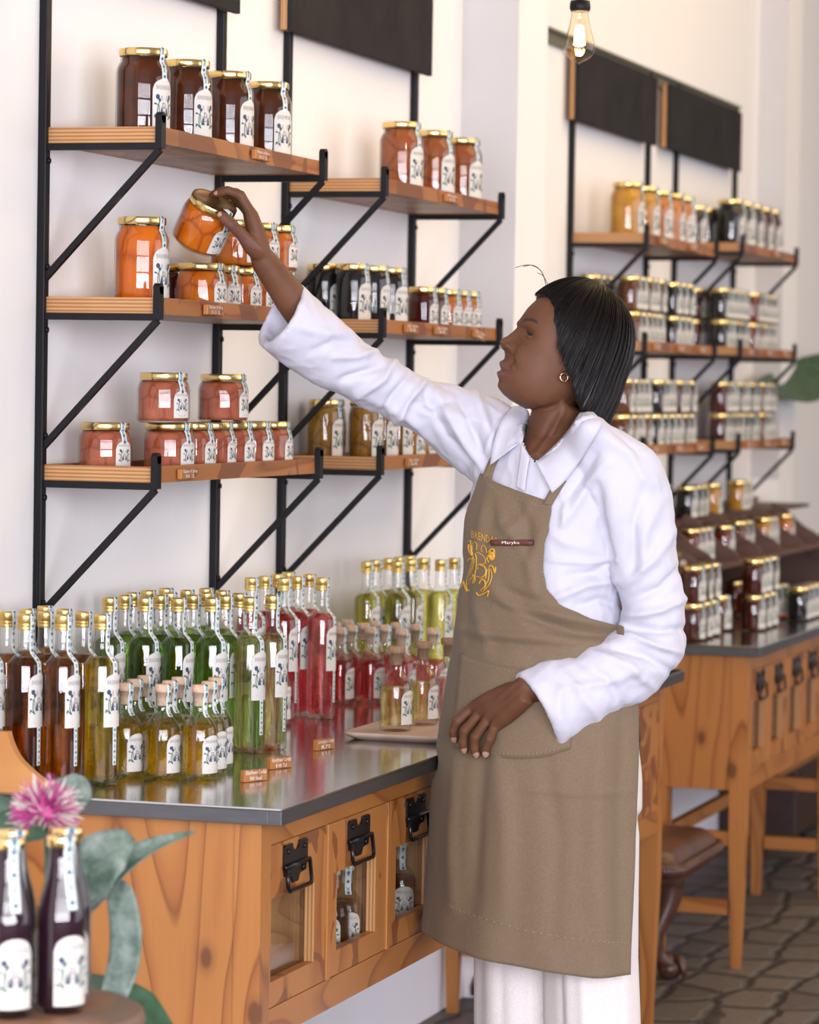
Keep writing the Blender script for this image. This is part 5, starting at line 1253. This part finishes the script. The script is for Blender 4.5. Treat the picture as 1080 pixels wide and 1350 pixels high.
def stitch(pts, nm='stitching', off=.0052, r_=.0007, mat=None, par=None, trees=TR_):
    mb = MB(); pp = catmull([(a, b, 0) for a, b in pts], 14)
    for k in range(0, len(pp)-1, 2): mb.tube([surf(pp[k].x, pp[k].y, trees, off), surf(pp[k+1].x, pp[k+1].y, trees, off)], r_, 5)
    o = mb.build(nm, mat or ST, par or apron); return o
sm = MB()
for pts, off in (([(600, 980), (628, 989), (668, 994), (712, 993), (752, 983)], .0062), ([(606, 867), (640, 877), (680, 885), (722, 889)], .0062), ([(634, 628), (660, 650), (700, 664), (728, 668)], .0022), ([(729, 668), (724, 690), (716, 712), (714, 745), (722, 778), (745, 798), (780, 816)], .0022), ([(590, 1192), (622, 1206), (700, 1228), (780, 1240), (826, 1243)], .0022)):
    pp = catmull([(a, b, 0) for a, b in pts], 16)
    for k in range(0, len(pp)-1, 2):
        qa, qb = surf(pp[k].x, pp[k].y, TR_, off, None), surf(pp[k+1].x, pp[k+1].y, TR_, off, None)
        if qa and qb and (qa-qb).length < .02: sm.tube([qa, qb], .0006, 5)
sm.build('stitching', ST, apron)
cloth_strip('neck_strap', [(636, 630), (644, 608), (656, 590)], [(647, 634), (654, 613), (665, 595)], AM.m, apron, [sbvh, abvh], .006, .002, n=3, dflt=5.9)
cloth_strip('neck_strap', [(716, 664), (724, 648), (736, 628)], [(728, 666), (736, 652), (747, 634)], AM.m, apron, [sbvh, abvh], .006, .002, n=3)
cloth_strip('waist_tie', [(812, 822), (822, 826)], [(814, 836), (824, 838)], AM.m, apron, [sbvh, abvh], .004, .002, n=3)
# gold embroidery: name over two lilies framing a letter
GT = flat('gold_embroidery_thread', (.62,.33,.03), .45); em = MB()
def px(x, y): return 580+x/7.714, 680+y/7.714
def emb(x, y, off=.0030): q = px(x, y); return surf(q[0], q[1], TR_, off)
def th(pts, r_): em.tube([emb(q.x, q.y) for q in catmull([(a, b, 0) for a, b in pts], 5)], r_, 6, flat=1)
vs, fs, W_ = text2d('BRENDAS')
def tmap(x, y):
    s_ = (x+W_/2)/W_; return emb(318+s_*262, lerp(222, 300, s_)-y*112, .0050)
em.add([tmap(x, y) for x, y in vs], fs)
for pts, r_ in (
 ([(360,380),(372,440),(370,520),(355,600),(330,690)], .0011), ([(372,370),(410,385),(450,420),(465,460),(450,490),(400,492),(380,510)], .0010), ([(400,495),(450,515),(470,560),(460,600),(430,625)], .0016), ([(325,598),(370,615),(430,635)], .0010),
 ([(300,290),(295,330),(315,380),(335,400)], .0030), ([(320,300),(325,350),(330,390)], .0026), ([(300,255),(318,262),(315,290)], .0018), ([(335,340),(330,290),(350,265),(375,290),(372,350)], .0008),
 ([(280,460),(300,435),(322,440),(340,420)], .0013), ([(340,425),(320,500),(300,560),(280,620),(270,700),(280,760)], .0010), ([(350,440),(335,520),(305,590),(285,650)], .0009), ([(240,665),(225,700),(215,730)], .0013), ([(240,665),(255,720),(275,765),(300,755)], .0016), ([(340,610),(310,650),(290,700)], .0012), ([(350,600),(360,650),(340,690)], .0012),
 ([(430,370),(420,330),(440,300),(465,325),(480,380)], .0008), ([(500,370),(520,340),(550,345),(555,380)], .0018), ([(500,400),(515,430),(535,440),(550,400),(530,380),(505,390)], .0032), ([(520,400),(525,430)], .0034), ([(490,400),(480,440),(500,470)], .0014),
 ([(500,520),(520,505),(545,530),(560,580),(568,520)], .0016), ([(500,530),(500,600),(490,660),(450,720),(410,770)], .0011), ([(515,540),(530,600),(515,670),(480,730),(430,780)], .0010), ([(480,540),(470,600),(465,640)], .0012), ([(400,690),(420,655),(450,655),(465,700),(450,750)], .0018), ([(375,780),(390,810),(430,800),(470,780),(495,765),(485,820)], .0016), ([(385,535),(388,532)], .0014)):
    th(pts, r_)
em.build('gold_embroidery', GT, apron)
# name badge: a pinned twig with white hand lettering
a0, a1 = surf(648, 715.5, TR_, .0065), surf(703, 715.5, TR_, .0065)
bg_ = MB(); bp = [a0.lerp(a1, k/8) for k in range(9)]; bg_.tube(bp, [.0050, .0056, .0054, .0058, .0055, .0057, .0054, .0056, .0050], 12)
bd_ = bg_.build('name_badge', wood('dark_bark_twig', (.13,.04,.028), (.09,.028,.02), (.06,.02,.015), 'x', .5, 6), apron)
mb = MB(); dx = (a1-a0).normalized(); nn = (CAM-(a0+a1)/2).normalized(); uy = nn.cross(dx)*1.0; uy = uy if uy.z > 0 else -uy
vs, fs, W_ = text2d('Maryke'); mid = a0.lerp(a1, .46)+nn*.0072
mb.add([mid+dx*(x*.036/W_)+uy*((y-.3)*.0088)-nn*.0008*abs(y-.3)*2 for x, y in vs], fs); mb.build('badge_lettering', M['chalk'], bd_, mat_fix=False)
for o in list(woman.children):
    for ch in o.children:
        if ch.location.length > 1e-6: pass
# --- the jar she holds
ax = (HR*.40+ZV*.83+HT*.36).normalized(); q = Vector((0,0,1)).rotation_difference(ax)
sp = Matrix.Rotation(0, 4, 'Z')
jc = at(283, 266, 5.785)-ax*.088
hj = put('squat', 'peach', 'squat jar of orange apricots held tilted in the raised hand of the woman', jc, 0)
# turn the jar about its own axis so its label faces right
best = None
for k in range(72):
    m_ = q.to_matrix() @ Matrix.Rotation(2*PI*k/72, 3, 'Z'); lx = m_ @ Vector((1,0,0)); sc_ = lx.dot((HR*.80+HT*.60).normalized())
    if best is None or sc_ > best[0]: best = (sc_, m_.copy())
hj.rotation_euler = best[1].to_euler()
for kk in list(hj.keys()):
    if kk == 'group': del hj['group']

# --- settle jars and bottles so that no two of them touch
for it in range(80):
    moved = False
    for i in range(len(PLACED)):
        a, ra = PLACED[i]
        if a is hj: continue
        for j in range(i+1, len(PLACED)):
            b, rb_ = PLACED[j]
            if b is hj or abs(a.location.z-b.location.z) > .02: continue
            dx_, dy_ = b.location.x-a.location.x, b.location.y-a.location.y
            if abs(dx_) > .12 or abs(dy_) > .12: continue
            d = math.hypot(dx_, dy_); need = ra+rb_+.0008
            if d < need and d > 1e-6:
                k = (need-d)/2/d*1.02; a.location.x -= dx_*k; a.location.y -= dy_*k; b.location.x += dx_*k; b.location.y += dy_*k; moved = True
    for a, ra in PLACED:
        if a is not hj and a.location.x < ra+.022: a.location.x = ra+.022
    if not moved: break
